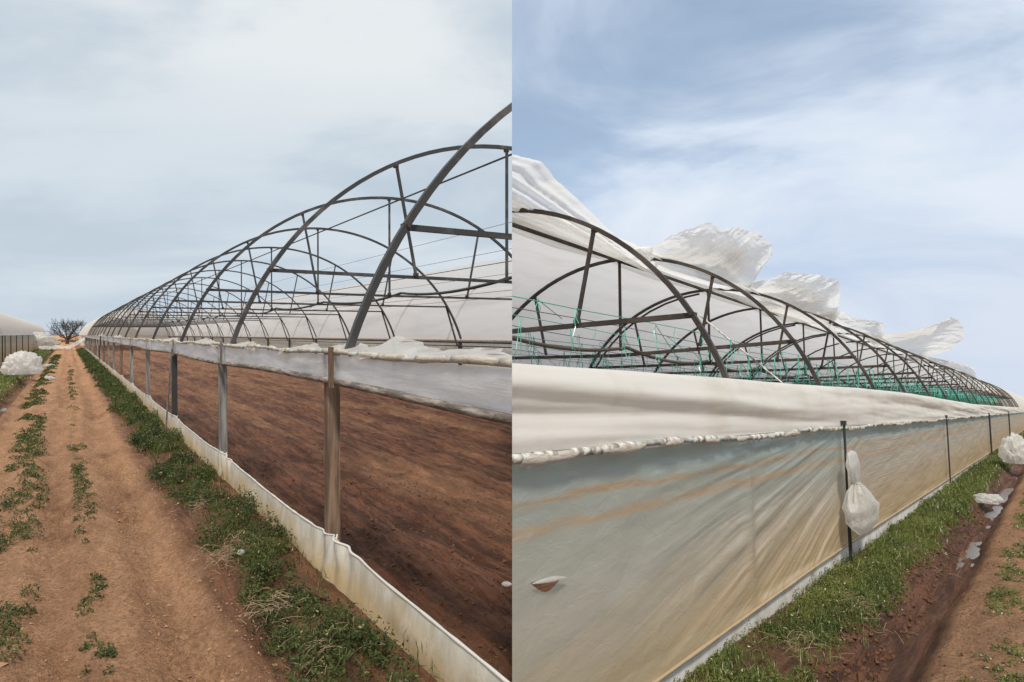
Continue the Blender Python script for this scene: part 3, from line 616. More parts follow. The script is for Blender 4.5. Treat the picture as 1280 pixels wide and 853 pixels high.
# ---- west: tunnel across the path, at the left edge
GX = thing('covered_greenhouse', 'L', 'white film tunnel with a green net showing at the left edge beyond the ditch', 'greenhouse')
vx = -3.2; VX = vx - 2.72; zx, rx = -.72, 2.77
def arcx(u, n=20): return arc(VX, zx, rx, -.1, n, u)
cover('roof_film', 'L', GX, VX, zx, rx, -.1, 51, 150, WFILM, du=1.5, seed=7)
for u in (39, 42, 45, 48, 51):
    m = MB(); m.tube(arcx(u), .035, 6); m.build('hoop', RUSTY, 'L', GX)
cover('shade_net', 'L', GX, VX, zx, rx - .15, -.1, 38, 51, NET, du=1.5, seed=8)
cover('roof_film', 'L', GX, VX, zx, rx, -.1, 38, 51, WFILM, du=1, lo=.88, hi=1., seed=9)
U, T = np.meshgrid(knots(36, 150, .25, 1.02), np.linspace(0, 1, 8), indexing='ij')
m = MB(); m.grid(np.stack([U, vx + .03 * fbm(U * 2, T * 3, 3, 10), -.08 - 1.66 * T], -1)); m.build('wall_film', SIDE, 'L', GX, smooth=True)
m = MB(); us = np.linspace(36, 150, 60); m.tube(np.stack([us, us * 0 + vx + .03, us * 0 - .08 + .02 * vn(us, us * 0)], 1), .05, 6); m.build('eave_pipe', CLIP, 'L', GX)
for u in (42, 49, 51, 56, 62, 70, 80): m = MB(); m.box((u, vx + .06, -.9), (.06, .05, 1.7)); m.build('post', DARK, 'L', GX)
GY = thing('covered_greenhouse', 'L', 'small grey roofed tunnel far off between the left tunnel and the bare tree', 'greenhouse')
cover('roof_film', 'L', GY, -9.5, -.9, 3.6, -.2, 165, 230, GREYCOV, du=4, seed=7)
U, T = np.meshgrid(np.linspace(165, 230, 5), np.linspace(0, 1, 3), indexing='ij')
m = MB(); m.grid(np.stack([U, -5.95 + 0 * U, -.2 - 1.6 * T], -1)); m.build('wall_film', WFILM, 'L', GY)

P, S = clumps(lambda x, y: -H + 0 * x, [(rng.uniform(165, 200), rng.uniform(-26, 60)) for _ in range(260)], [1.8] * 260, rng.uniform(.4, 1.3, 260), [70] * 260, [.30] * 260)
tag(leaves('hedge', 'L', leafmat('brown_hedge', (.075, .055, .040), (.11, .085, .055), (.12, .13, .06)), P, S), 'brown scrub line on the horizon under the bare tree', 'scrub', kind='stuff')

# ---- bare tree at the far end
def tree():
    p0 = ray('L', 84, 418); p0 = p0 * (150 / p0[0]); base = np.array((p0[0], p0[1], -H))
    T = thing('bare_tree', 'L', 'bare leafless tree far off at the end of the dirt path', 'tree')
    mt, mc = MB(), MB(); mt.tube([base, base + (0, 0, .4), base + (.1, .1, .9)], [.35, .28, .24], 7)
    def grow(p, d, L, r, k):
        e = p + d * L; mid = (p + e) / 2 + rng.normal(0, .05 * L, 3); mc.tube([p, mid, e], [r, r * .8, r * .6], 4 if k > 1 else 6)
        if k >= 5: return
        for _ in range(4 if k in (2, 3) else 3):
            q = d + rng.normal(0, .40, 3); q[2] += .10; q /= np.linalg.norm(q); grow(e if rng.random() < .6 else mid, q, L * rng.uniform(.60, .88), max(r * .55, .016), k + 1)
    for i in range(9):
        a = i * .7; d = np.array((.9 * math.cos(a), .95 * math.sin(a), .45 + .7 * (i % 3))); d /= np.linalg.norm(d); grow(base + (0.1, .1, .7), d, 1.45, .10, 1)
    mt.build('trunk', BARK, 'L', T); mc.build('crown', BARK, 'L', T)
tree()

# ---- crumpled film heaps and bags
def blob(side, c, r, seed, name, mat, parent=None, sq=(1, 1, 1), amp=.35, tail=None, n=40):
    bm = bmesh.new(); bmesh.ops.create_icosphere(bm, subdivisions=5, radius=1)
    V = np.array([v.co[:] for v in bm.verts]); bm.verts.ensure_lookup_table(); Fc = [tuple(v.index for v in f.verts) for f in bm.faces]; bm.free()
    a = np.arctan2(V[:, 1], V[:, 0]); e = V[:, 2]
    k = 1 + amp * 2 * fbm(a * 1.6 + seed, e * 2.2 + V[:, 0], 5, seed, .6) + amp * .8 * np.abs(fbm(V[:, 0] * 4 + seed, V[:, 1] * 4 + e * 3, 4, seed + 3, .6))
    x_, y_, z_ = V.T; cr = .5 - np.abs(2 * fbm(x_ * 1.5 + z_ * 1.0 + seed, y_ * 1.5 - z_ * .9, 2, seed + 7, .5)); cr2 = .5 - np.abs(2 * fbm(x_ * 3.4 - z_ * 2 + seed, y_ * 3.4 + z_ * 2.5, 4, seed + 8, .62))
    k = k * (1 + .60 * cr + .22 * cr2)
    V = V * k[:, None] * np.array(sq) * r * .85
    V[:, 2] = np.maximum(V[:, 2], -r * sq[2] * .55)
    m = MB(); m.add(V + np.array(c), Fc); return m.build(name, mat, side, parent, smooth=True)
o = blob('L', (32.6, -1.45, -1.25), .60, 3, 'film_heap', BAG, sq=(.9, .95, .8)); tag(o, 'crumpled white heap of plastic film beside the ditch on the left', 'plastic heap')
for c, r, s, sq in (((95, -2.9, -.9), 1.6, 8, (1, 1.1, .55)),): tag(blob('L', c, r, s, 'film_heap', BAG, sq=sq), 'dirty pile of torn film at the far end of the dirt path', 'plastic heap')
a, b = np.meshgrid(np.linspace(0, 1, 50), np.linspace(0, 1, 14), indexing='ij')
m = MB(); m.grid(np.stack([88 + 3 * b + 4 * fbm(a * 3, b * 2, 3, 61), -2.6 + 4.2 * a, -1.55 + .35 * fbm(a * 6, b * 4, 4, 62, .6) * 2 + .95 * sst(.6, 1, a) + .25 * np.sin(b * 3.1)], -1))
tag(m.build('torn_film', BAG, 'L', smooth=True), 'long white sheet of torn film dragged across the far end of the path', 'plastic sheet')
tag(blob('L', (46, -.9, -1.72), .34, 12, 'plastic_scrap', BAG, sq=(1.3, .8, .25)), 'flat white scrap lying in the middle of the path far off', 'plastic scrap')
tag(blob('L', (5.35, 1.05, -1.58), .022, 14, 'plastic_scrap', BAG, sq=(1, 1, .9)), 'tiny white crumpled scrap caught in the dark weeds by the skirt', 'plastic scrap')
tag(blob('L', (32.2, -.62, -1.70), .17, 17, 'plastic_scrap', BAG, sq=(1.6, 1, .5)), 'small pale scrap at the foot of the white heap on the path', 'plastic scrap')
tag(blob('L', (17.2, -1.35, -1.80), .12, 19, 'plastic_scrap', BAG, sq=(1.6, 1, .4)), 'pale scrap in the ditch at the left edge', 'plastic scrap')
tag(blob('L', tuple(at_z('L', 635, 731, -1.71)), .028, 23, 'plastic_scrap', BAG, sq=(1.6, 1, .5)), 'small white scrap lying on the tilled soil next to the seam', 'plastic scrap')
p = at_z('L', 375, 838, -1.66); m = MB(); rot = np.array(Matrix.Rotation(R(50), 3, 'Z') @ Matrix.Rotation(R(35), 3, 'X'))
g = [(0, 0, 0), (.075, .005, 0), (.085, .04, .006), (.04, .055, .0), (0, .045, .004)]
Vv = np.array(g + [(x, y, z + .008) for x, y, z in g]) @ rot.T + p; m.add(Vv, [(4, 3, 2, 1, 0), (5, 6, 7, 8, 9)] + [(i, (i + 1) % 5, 5 + (i + 1) % 5, 5 + i) for i in range(5)])
tag(m.build('board_scrap', CARD, 'L'), 'flat brown broken scrap lying in the weeds at the near end', 'board scrap')
# leaning canes outside the wall
for (x0, y0, x1, y1, r, mt, lb) in ((215, 436, 206, 555, .014, GREYP, 'thin pale cane leaning on the eave between the dark post and its neighbour'), (126, 420, 122, 476, .02, DARK, 'thin dark cane standing outside the far part of the eave film')):
    m = MB(); a = at_v('L', x0, y0, 1.42); b = at_v('L', x1, y1, 1.36); m.tube([a, (a + b) / 2 + (.02, 0, 0), b], r, 6); tag(m.build('cane', mt, 'L'), lb, 'cane')
# water in the ditches
def pool(side, u0, u1, vf, wf, z, lb):
    us = np.linspace(u0, u1, 80); t = np.linspace(-1, 1, 5); U, T = np.meshgrid(us, t, indexing='ij'); e = np.sin(np.pi * (U - u0) / (u1 - u0)) ** .4
    m = MB(); m.grid(np.stack([U, vf(U) + T * wf * e, z + 0 * U], -1)); tag(m.build('ditch_water', WATER, side), kind='structure')
pool('L', 15.5, 29, lambda u: -1.42 + .02 * np.sin(u), .2, -1.955, '')
pool('R', 9.5, 27, lambda u: 1.03 + 0 * u, .19, -1.962, '')

# ------------------------------------------------------------------ east: torn greenhouse
VCr, ZCr, RRr = 4.68, -.72, 2.77
GE = thing('torn_greenhouse', 'R', 'greenhouse with dirty plastic wall and white roof film torn off and blowing above its hoops', 'greenhouse')
hoopsR = [5.56, 8.45, 11.58, 14.31, 17.4, 20.3, 23.2, 26.2] + [26.2 + 3.05 * k for k in range(1, 13)]
UE = hoopsR[-1]
for i, u in enumerate([2.5] + hoopsR):
    P = arc(VCr, ZCr, RRr, -.2, 44 if i < 6 else 24, u)
    if 9 <= i: P[:, 1:] += rng.normal(0, .03, 2)
    m = MB(); m.tube(P, .0205, 8, square=i < 6, ref=(1, 0, 0)); h = m.build('hoop', RUSTY, 'R', GE)
    if h is None: continue
    zt = .79; dv = math.sqrt(RRr ** 2 - (zt - ZCr) ** 2)
    m = MB(); m.tube([(u + .03, VCr - dv, zt), (u + .03, VCr, zt - .01 - (.05 if i % 3 == 2 else 0)), (u + .03, VCr + dv, zt)], .022, square=True, ref=(1, 0, 0)); m.build('tie_bar', RUSTY, 'R', h)
    for va, vb in ((3.30, 3.50), (4.62, 4.62), (6.05, 5.85)):
        m = MB(); m.tube([(u, va, on_arc(VCr, ZCr, RRr, va)), (u, vb, zt)], .0155, square=True, ref=(1, 0, 0)); m.build('strut', RUSTY, 'R', h)
    if i < 6:
        for vv_, zz_c in ((VCr - dv, zt), (3.50, zt + .03), (4.62, zt + .03), (3.30, on_arc(VCr, ZCr, RRr, 3.30) - .02), (4.62, ZCr + RRr - .03)):
            m = MB(); m.box((u + .01, vv_, zz_c), (.055, .05, .038)); m.box((u - .035, vv_, zz_c), (.02, .018, .018)); m.build('clamp', RUSTY, 'R', h)
    if i in (3, 5, 6):
        m = MB(); m.tube(arc(VCr, ZCr, RRr - .02, -.2, 24, u + .16)[12:], .018, 6); m.build('doubled_hoop', RUSTY, 'R', h)
m = MB(); m.tube([(2.2, VCr - .1, ZCr + RRr - .04), (UE, VCr - .1, ZCr + RRr - .04)], .018, square=True, ref=(0, 0, 1)); m.build('ridge_purlin', RUSTY, 'R', GE)
sagpipe(hoopsR[:9], VCr - .05, .83, .11, .024, HOSE2, 'R', GE, 4.0)
# broken pale brace
m = MB(); m.tube([at_u('R', 874, 394, 8.6), at_u('R', 978, 479, 8.6)], .011, 6); m.build('loose_cord', CLIP, 'R', GE)
# crop wires and the green twine hanging from them
wv = [3.1, 3.5, 3.85, 4.3, 4.8, 5.2, 5.6, 6.0, 6.4, 6.8]
m = MB()
for j, v in enumerate(wv):
    us = np.linspace(3, UE, 60); zw = .84 + .015 * np.sin(us * 1.1 + j)
    m2 = MB(); m2.tube(np.stack([us, us * 0 + v, zw], 1), .004, 4); m2.build('crop_wire', WIRE if j % 2 else GREEN, 'R', GE)
    u = 3.0
    while u < UE:
        u += rng.uniform(.22, .8) * (1 + 3 / u); z0 = .84; r0 = .0028 * (1 + u / 16)
        if rng.random() < .15: continue
        kd = rng.random(); s_ = rng.integers(0, 9999)
        for q in range(rng.integers(1, 4)):
            L = rng.uniform(.06, .22) + .3 * rng.random() ** 3; t = np.linspace(0, 1, 7); m.tube(np.stack([u + (.04 * q - .03) * t * 2 + .03 * (vn(t * 3, t * 0, s_ + q) - .5), v + .05 * (vn(t * 3, t * 0 + 5, s_ + q) - .5) * t, z0 + .01 - L * t], 1), r0, 3, cap=False)
        if kd < .16:
            t = np.linspace(0, 2 * np.pi, 14); q = rng.uniform(.05, .12); m.tube(np.stack([u + q * np.sin(t), v + .03 * np.cos(t * 2), z0 + q * (.9 - .3) * 1 - q * (1 - np.cos(t)) * 1.3], 1), r0, 3, cap=False)
        elif kd < .26:
            t = np.linspace(0, 1, 7); m.tube(np.stack([u + rng.uniform(.3, .8) * t, v + .03 * t, z0 - rng.uniform(.1, .35) * t], 1), r0, 3, cap=False)
tag(m.build('green_twine', GREEN, 'R', GE), kind='stuff')
# green net hanging inside the far part
U, T = np.meshgrid(np.linspace(19, UE + 12, 110), np.linspace(0, 1, 10), indexing='ij')
for v, top in ((3.6, .55), (5.4, .78)):
    m = MB(); m.grid(np.stack([U, v + .18 * fbm(U * 1.2, T * 2, 3, 71), -.6 + (top + .6 + .12 * fbm(U, U * 0, 3, 72)) * T], -1)); m.build('green_net', NET, 'R', GE, smooth=True)
# far half of the roof still sheeted
us = np.arange(2.5, UE + .01, .16); a = np.linspace(R(86), R(172), 34); U, A = np.meshgrid(us, a, indexing='ij')
bay = np.interp(U, [2.5] + hoopsR, np.arange(len(hoopsR) + 1)) % 1
rr = RRr + .03 - .04 * np.sin(np.pi * bay) + .03 * fbm(U * 1.3, A * 2.5, 4, 81)
m = MB(); m.grid(np.stack([U, VCr - rr * np.cos(A), ZCr + rr * np.sin(A)], -1)); m.build('roof_film', COVER2, 'R', GE, smooth=True)
U, S = np.meshgrid(knots(2.5, UE + 60, .4, 1.02), np.linspace(0, 1, 5), indexing='ij')
m = MB(); m.grid(np.stack([U, 7.40 + .03 * fbm(U, S * 2, 3, 5), -.15 - 1.6 * S], -1)); m.build('far_wall_film', SKIRT, 'R', GE, smooth=True)
# torn near half: sheets held at the ridge and blown up over the hoops
def lobe(u0, u1, edge, seed, bulge=.12, amp=.10, n=170, k=64, along=0., rv=4.75):
    E = np.array([at_v('R', x, y, v) for x, y, v in edge]); L = np.r_[0, np.cumsum(np.linalg.norm(np.diff(E, axis=0), axis=1))]; L /= L[-1]
    t = np.linspace(0, 1, n); E = np.stack([np.interp(t, L, E[:, i]) for i in range(3)], 1)
    Rg = np.stack([u0 + (u1 - u0) * t, rv + 0 * t, on_arc(VCr, ZCr, RRr, rv) + .03 + 0 * t], 1)
    s = np.linspace(0, 1, k)[None, :, None]; G = Rg[:, None] * (1 - s) + E[:, None] * s
    T, S = np.meshgrid(t, np.linspace(0, 1, k), indexing='ij'); end = np.sin(np.pi * np.clip(T, 0, 1)) ** .4
    G[..., 2] += bulge * np.sin(np.pi * S) * .5; G[..., 1] -= bulge * 2.2 * np.sin(np.pi * S ** .8) * end
    if along:
        f = along * (np.sin(S * 21 + 4 * fbm(T * .8, S * 2, 3, seed)) + .6 * np.sin(S * 47 + 5 * fbm(T * 1.1, S * 2, 3, seed + 1))) * (1 - T) * sst(0, .1, S) * sst(1, .75, S)
        G[..., 2] += f; G[..., 1] += f * .8
    tw = T + .05 * fbm(T * 3, S * 2, 2, seed + 20)
    c1 = fbm(tw * 5, S * 1.6, 3, seed); c2 = .5 - np.abs(2 * fbm(tw * 15 - S * 2.0, S * 1.5, 3, seed + 2, .6)); c3 = .5 - np.abs(2 * fbm(T * 30 + 3 * S, S * 7, 4, seed + 4, .6))
    w_ = amp * end * sst(0, .25, S)
    G[..., 1] += w_ * (3.0 * c1 + 1.2 * c2 + .45 * c3); G[..., 2] += w_ * (1.0 * c1 + .55 * c2 + .3 * c3) * (1 - .45 * S)
    G[..., 0] += w_ * (1.6 * fbm(T * 5, S * 4, 5, seed + 9, .6) + .5 * c2)
    jag = S ** 6 * end * amp; G[..., 2] += jag * .55 * fbm(T * 30, T * 0, 4, seed + 11, .7) * 2; G[..., 0] += jag * fbm(T * 26, T * 0 + 3, 4, seed + 12, .7) * 2
    m = MB(); m.grid(G); return m.build('torn_roof_film', TORN, 'R', GE, smooth=True)
lobe(2.6, 9.0, [(560, 215, 3.1), (640, 193, 3.3), (665, 198, 3.3), (682, 204, 3.3), (700, 225, 3.3), (722, 246, 3.4), (760, 284, 3.5), (800, 324, 3.6), (838, 356, 3.9)], 101, .03, .03, along=.10)
lobe(7.6, 11.9, [(805, 335, 4.0), (815, 314, 3.7), (840, 294, 3.6), (870, 284, 3.6), (889, 278, 3.5), (903, 287, 3.5), (920, 284, 3.5), (948, 290, 3.5), (967, 306, 3.5), (966, 318, 3.5), (955, 332, 3.5), (945, 350, 3.6), (930, 362, 3.9)], 111, 0.096, 0.044, rv=4.05)
lobe(8.2, 11.0, [(820, 336, 4.2), (850, 300, 4.0), (880, 296, 3.9), (915, 302, 3.8), (938, 330, 3.9), (920, 352, 4.1)], 113, 0.096, 0.040, rv=4.05)
lobe(11.2, 16.5, [(945, 362, 3.9), (960, 350, 3.6), (975, 347, 3.5), (988, 340, 3.5), (1015, 343, 3.5), (1050, 351, 3.5), (1054, 366, 3.5), (1050, 385, 3.5), (1044, 403, 3.7), (1040, 408, 3.9)], 121, 0.080, 0.060, rv=4.05)
lobe(12.0, 15.5, [(955, 366, 4.1), (972, 352, 3.8), (1000, 352, 3.8), (1030, 370, 3.8), (1028, 398, 4.0)], 123, 0.080, 0.048, rv=4.05)
lobe(15.5, 20.5, [(1042, 404, 3.8), (1052, 389, 3.5), (1068, 402, 3.5), (1085, 400, 3.4), (1107, 404, 3.4), (1108, 418, 3.4), (1102, 429, 3.5), (1092, 432, 3.8)], 131, 0.080, 0.072, rv=4.05)
lobe(19.5, 30, [(1095, 434, 3.8), (1112, 428, 3.4), (1135, 424, 3.3), (1165, 417, 3.2), (1180, 402, 3.2), (1190, 397, 3.2), (1200, 400, 3.2), (1207, 412, 3.2), (1203, 426, 3.2), (1190, 438, 3.2), (1165, 444, 3.4), (1150, 460, 3.8)], 141, 0.096, 0.104, rv=4.05)
lobe(29, 42, [(1150, 458, 3.8), (1175, 452, 3.3), (1200, 456, 3.2), (1218, 460, 3.2), (1222, 474, 3.2), (1212, 480, 3.6)], 151, .15, .22)
lobe(40, 60, [(1205, 474, 3.8), (1222, 475, 3.2), (1240, 482, 3.2), (1248, 490, 3.2), (1246, 497, 3.4)], 161, .15, .35)
# folds of film lying along the ridge under and between the hoops
us = np.arange(2.6, 30, .05); T = np.linspace(0, 1, 18); U, S = np.meshgrid(us, T, indexing='ij')
wdt = .55 + .75 * vn(U * .55, U * 0, 171) 
vv = 4.85 - wdt * S; zz_ = ZCr + np.sqrt(RRr ** 2 - (vv - VCr) ** 2) + .035 - .04 * S + .05 * np.sin(S * 22 + 3 * fbm(U * .6, S * 2, 3, 172)) * S + .05 * fbm(U * 1.5, S * 3, 4, 173)
m = MB(); m.grid(np.stack([U + .1 * S, vv, zz_], -1)); m.build('ridge_folds', TORN, 'R', GE, smooth=True)
# a limp flap hanging inside between hoops three and five
E0 = [at_u('R', x, y, 12.5) for x, y in ((985, 400), (1010, 404), (1040, 415), (1062, 440))]
a, b = np.meshgrid(np.linspace(0, 1, 30), np.linspace(0, 1, 14), indexing='ij')
lo_ = np.stack([np.interp(a, np.linspace(0, 1, 4), [q[i] for q in E0]) for i in range(3)], -1); up_ = np.stack([10.5 + 4.5 * a, 4.4 - .9 * a, 1.98 + 0 * a - .15 * a], -1)
m = MB(); g = up_ * (1 - b[..., None]) + lo_ * b[..., None]; g[..., 1] += .05 * np.sin(b * 14) * b; m.grid(g); m.build('hanging_flap', TORN, 'R', GE, smooth=True)
def gable(side, par, u, vc, zcn, Rr, mat):
    P = arc(vc, zcn, Rr, -.15, 24, u); P = np.vstack([P, [(u, P[-1, 1], -H), (u, P[0, 1], -H)]]); m = MB(); m.add(P, [tuple(range(len(P)))]); m.build('end_wall_film', mat, side, par)
gable('R', GE, UE + 26, VCr, ZCr, RRr, WFILM); gable('L', GW, uend + 40, VC, ZC, RR, WFILM)
# covered far end
cover('end_roof_film', 'R', GE, VCr, ZCr, RRr, -.2, UE + .5, UE + 60, WFILM, du=2, seed=11)
# slumped roof film lying along the eave
us = np.concatenate([knots(1.6, 20, .05, 1.0), knots(20.1, UE + 2, .2, 1.01)]); T = np.linspace(0, 1, 34); U, S = np.meshgrid(us, T, indexing='ij')
crest = np.interp(U, [0, 2.5, 5, 7, 12, 18, 26, 40, 66], [.23, .235, .26, .27, .30, .26, .18, .16, .14]) + .02 * fbm(U * .6, U * 0, 3, 181)
pv = np.interp(S, [0, .15, .45, .68, .78, .88, 1], [1.90, 1.90, 1.91, 1.945, 2.0, 2.12, 2.30]); pz = np.interp(S, [0, .15, .45, .68, .78, .88, 1], [0, .12, .55, .9, 1.0, .93, .2])
ker = np.ones(5) / 5; pv = np.apply_along_axis(lambda r: np.convolve(np.pad(r, 2, 'edge'), ker, 'valid'), 1, pv); pz = np.apply_along_axis(lambda r: np.convolve(np.pad(r, 2, 'edge'), ker, 'valid'), 1, pz)
Z = -.20 + (crest + .20) * pz
fold = fbm(U * .22 + 1.2 * S, S * 4.0 + U * .10, 4, 182, .5)
fold2 = np.sin((S * 12 + U * .35 + 4 * fbm(U * .16, S * 1.5, 3, 183))) 
m = MB(); m.grid(np.stack([U, pv - .15 * fold * np.sin(np.pi * np.clip(S * 1.15, 0, 1)) - .022 * fold2 * np.sin(np.pi * S) * vn(U * .8, S * 2, 185) + .012 * fbm(U * .9, S * 1.5, 4, 186) * sst(.02, .2, S), Z], -1)); m.build('slumped_film', WFILM, 'R', GE, smooth=True)
# eave pipe, clips and rags
ue = np.concatenate([knots(1.6, 20, .06, 1.0), knots(20.1, 110, .3, 1.01)])
epr = lambda u: np.stack([u, 1.885 + 0 * u, -.205 + .012 * np.sin(u * 1.9) - .008 * fbm(u * 3, u * 0, 3, 5)], 1)
m = MB(); m.tube(epr(ue), .017, 8); m.build('eave_pipe', PVC, 'R', GE, smooth=True)
u = 2.45; k = 0
while k < 95:
    L = .05 * (1 + u / 9); q = np.array([u, u + L * .5, u + L]); m = MB(); m.tube(epr(q), .0225, 8); m.build('clip', CLIP, 'R', GE, smooth=True)
    u += L + (rng.uniform(.012, .03) if rng.random() < .7 else rng.uniform(.1, .4)) * (1 + u / 14); k += 1
u = 2.5; k = 0
while k < 80 and u < 62:
    L = rng.uniform(.08, .45) * (1 + u / 14); a, b = np.meshgrid(np.linspace(0, 1, 14), np.linspace(0, 1, 7), indexing='ij'); c = epr((u + L * a).ravel()).reshape(a.shape + (3,))
    an = -1.2 + 3.6 * b; rr = .019 + .005 * vn(a * 7, b * 2, k) + .010 * (1 - b) * np.sin(np.pi * a) * vn(a * 3, 0 * a, k + 7)
    g = c + np.stack([.02 * b, -rr * np.cos(an), rr * np.sin(an) + .02 * fbm(a * 4, b * 2, 3, k) - .01], -1); m = MB(); m.grid(g); m.build('rag', RAGM, 'R', GE, smooth=True)
    u += L + rng.uniform(.05, .45) * (1 + u / 20); k += 1
# side wall film
us = np.concatenate([knots(1.8, 2.62, .022, 1.0)[:-1], knots(2.62, 2.96, .0045, 1.0)[:-1], knots(2.97, 9.6, .022, 1.0), knots(9.65, 110, .07, 1.012)])
T = np.concatenate([np.linspace(0, .40, 36)[:-1], np.linspace(.40, .49, 40)[:-1], np.linspace(.49, 1, 46)]); U, S = np.meshgrid(us, T, indexing='ij')
zt_ = -.215 - .015 * np.abs(np.sin(U * 1.3)); zb = np.interp(U, [1.8, 3.9, 7.2, 9, 18, 40, 110], [-1.60, -1.565, -1.51, -1.50, -1.51, -1.56, -1.58]) + .01 * fbm(U * 3, U * 0, 3, 191)
Z = zt_ + (zb - zt_) * S; near = sst(10.5, 8.6, U); pin = (1 - np.exp(-((U - 8.50) / .16) ** 2)) * (1 - .9 * np.exp(-((U - 5.62) / .10) ** 2))
qf = (.30 - Z) / np.maximum(12.4 - U, 2.5); amp_ = np.clip((12.4 - U) / 6, .25, 1) * .72
cre = amp_ * (.055 * fbm(qf * 44, U * .25, 4, 192, .55) * sst(2.5, 6, U) + .03 * fbm(U * .9, Z * 2.2, 4, 198, .55) + .018 * fbm(qf * 38, U * .3, 3, 197) * sst(3, 6, U) + .02 * (.5 - np.abs(2 * fbm(qf * 80, U * .4, 2, 193))) * sst(3, 7, U))
big = .05 * fbm(U * .8, Z * 1.4, 3, 194) - .07 * np.exp(-((Z + .95) / .45) ** 2) * sst(3, 5, U) * sst(8.6, 7.4, U) * .4
fl = .03 * fbm(U * 1.1, Z * 3.5, 4, 195) + .012 * fbm((Z - .1 * U) * 12, U * .6, 3, 196)
edge = sst(0, .06, S) * sst(1, .96, S)
Vv = 1.93 - near * (cre + big) * edge * pin - (1 - near) * fl * edge
hx = (U - 2.79) / .13; hole = (np.abs(hx) < 1) & (Z < -.795 - .012 * hx) & (Z > -.795 - .055 * (1 - np.abs(hx) ** 1.6) - .012 * hx)
g = np.stack([U, Vv, Z], -1)
m = MB(); A_, B_ = U.shape; idx = np.arange(A_ * B_).reshape(A_, B_)
ok = ~hole[:-1, :-1]; Fq = np.stack([idx[:-1, :-1], idx[:-1, 1:], idx[1:, 1:], idx[1:, :-1]], -1)[ok]
m.V.append(g.reshape(-1, 3)); m.Fc = [tuple(f) for f in Fq.tolist()]; m.n = A_ * B_; m.build('side_wall_film', SIDE, 'R', GE, smooth=True)
# folded lip of the tear
m = MB(); a, b = np.meshgrid(np.linspace(-1, 1, 16), np.linspace(0, 1, 5), indexing='ij')
m.grid(np.stack([2.79 + .15 * a, 1.915 - .02 * np.sin(np.pi * b * .8) * (1 - a * a), -.795 - .012 * a + .022 * (1 - a * a) * (.8 - b)], -1)); m.build('tear_lip', BAG, 'R', GE, smooth=True)
m = MB(); zz2 = np.interp(ue, [1.8, 3.9, 7.2, 9, 18, 40, 110], [-1.60, -1.565, -1.51, -1.50, -1.51, -1.56, -1.58]); m.tube(np.stack([ue, 1.92 + 0 * ue, zz2], 1), .012 + .005 * vn(ue * 4, ue * 0), 6); m.build('wall_hem', SIDE, 'R', GE, smooth=True)
# concrete footing and loose foil
U, S = np.meshgrid(ue, np.linspace(0, 1, 4), indexing='ij')
m = MB(); pr = [(1.945, -1.85), (1.945, -1.53), (2.03, -1.52), (2.03, -1.85)]
m.grid(np.stack([np.stack([ue, 0 * ue + a + .004 * fbm(ue * 3, ue * 0, 3), 0 * ue + b], 1) for a, b in pr], 1)); m.build('concrete_footing', CONC, 'R', GE)
# wall posts with straps outside the film
for i, u in enumerate((8.50, 17.9, 30.5, 44)):
    t = np.linspace(0, 1, 12)
    m = MB(); m.tube(np.stack([u + .02 * vn(t * 4, t * 0, i), 1.865 + 0 * t, -.17 - 1.52 * t], 1), .013 + .012 * (u > 25), 6); m.build('strap', DARK, 'R', GE)
    m = MB(); m.tube(np.stack([u - .10 + .09 * t * (i == 0) + .03 * vn(t * 3, t * 0, i + 4), 1.85 + 0 * t, -.19 - 1.48 * t], 1), .010 + .012 * (u > 25), 6); m.build('strap', HOSE, 'R', GE)
    m = MB(); m.box((u, 1.87, -.15), (.06, .05, .05)); m.build('bracket', DARK, 'R', GE)
for u in (5.62, 11.9, 14.6, 21.5, 25, 35, 40):
    m = MB(); m.tube([(u, 1.972, -.22), (u, 1.972, -1.6)], .024, 6); m.build('post', DARK, 'R', GE)

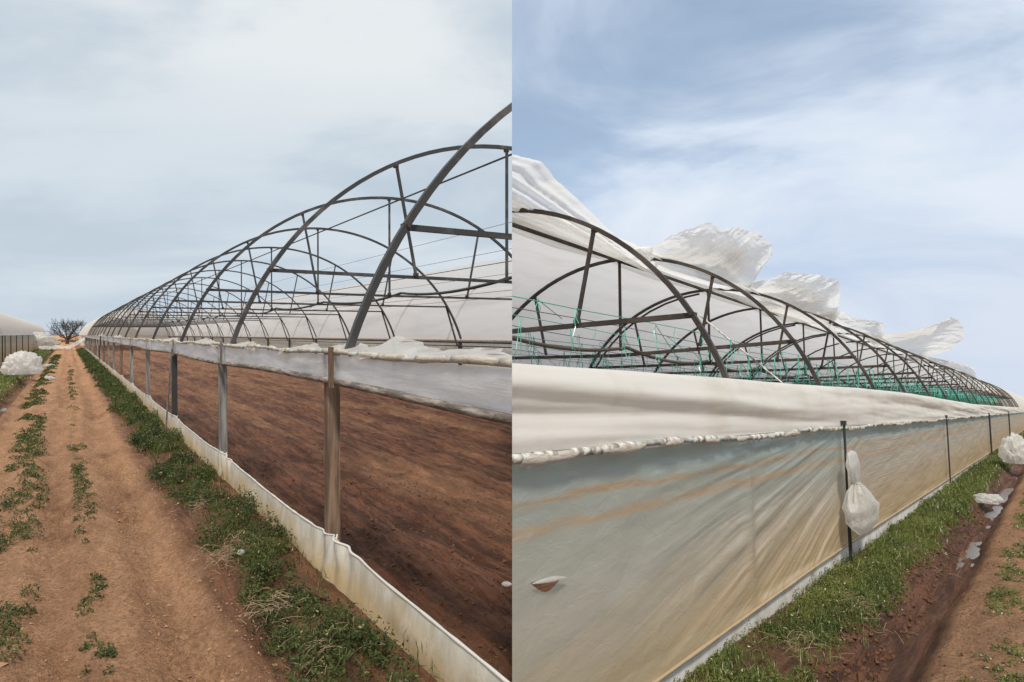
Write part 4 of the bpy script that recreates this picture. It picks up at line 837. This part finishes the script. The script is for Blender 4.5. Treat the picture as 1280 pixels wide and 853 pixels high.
# the knotted bag hanging on the first strap
def hanging_bag():
    T = thing('plastic_bag', 'R', 'white plastic bag knotted round the dark strap on the plastic wall', 'bag')
    n, k = 40, 44; s = np.linspace(0, 1, n)
    c0 = np.array((8.62, 1.82, -.47)); 
    zc_ = np.interp(s, [0, .08, .2, .34, .40, .5, .7, .88, 1], [-.44, -.47, -.60, -.76, -.80, -.90, -1.12, -1.30, -1.385])
    rr = np.interp(s, [0, .08, .2, .32, .40, .48, .65, .82, .93, 1], [.01, .09, .13, .09, .05, .17, .34, .31, .17, .01])
    uc = 8.50 + np.interp(s, [0, .2, .4, .7, 1], [-.16, -.12, 0, .26, .20])
    a = np.linspace(0, 2 * np.pi, k + 1)
    Sg, A = np.meshgrid(s, a, indexing='ij')
    fold = 1 + .22 * np.sin(A * 9 + 2 * np.sin(Sg * 5)) * np.exp(-((Sg - .42) / .14) ** 2) + .20 * fbm(A * 1.5, Sg * 5, 4, 201) * np.sin(A / 2) ** 2
    rad = rr[:, None] * fold * (1 + .30 * (.5 - np.abs(2 * fbm(np.cos(A) * 1.8 + Sg * 2, np.sin(A) * 1.8 + Sg * 6, 4, 205, .6))) + .10 * fbm(np.cos(A) * 5, np.sin(A) * 5 + Sg * 14, 3, 206))
    g = np.stack([uc[:, None] + rad * np.cos(A) * 1.55, 1.77 + rad * np.sin(A) * .38, zc_[:, None] + .02 * np.sin(A * 3) * (rr[:, None] > .1)], -1)
    m = MB(); m.grid(g); m.build('bag_body', BAG, 'R', T, smooth=True)
    m = MB(); a = np.linspace(0, 2 * np.pi, 16); 
    for q in range(3): m.tube(np.stack([8.50 + .085 * np.cos(a), 1.77 + .045 * np.sin(a), -.79 - .02 * q + .02 * np.sin(a + q)], 1), .010, 5)
    m.build('knot', BAG, 'R', T, smooth=True)
hanging_bag()
o = blob('R', (25.5, 1.02, -1.30), .62, 31, 'film_heap', BAG, sq=(.9, .5, .75)); tag(o, 'large crumpled white bag lying over the furrow at the right edge', 'plastic heap')
blob_ = blob('R', (16.4, 1.12, -1.72), .20, 37, 'plastic_scrap', BAG, sq=(1.3, 1.1, .5)); tag(blob_, 'white scrap of plastic lying at the end of the furrow puddle', 'plastic scrap')
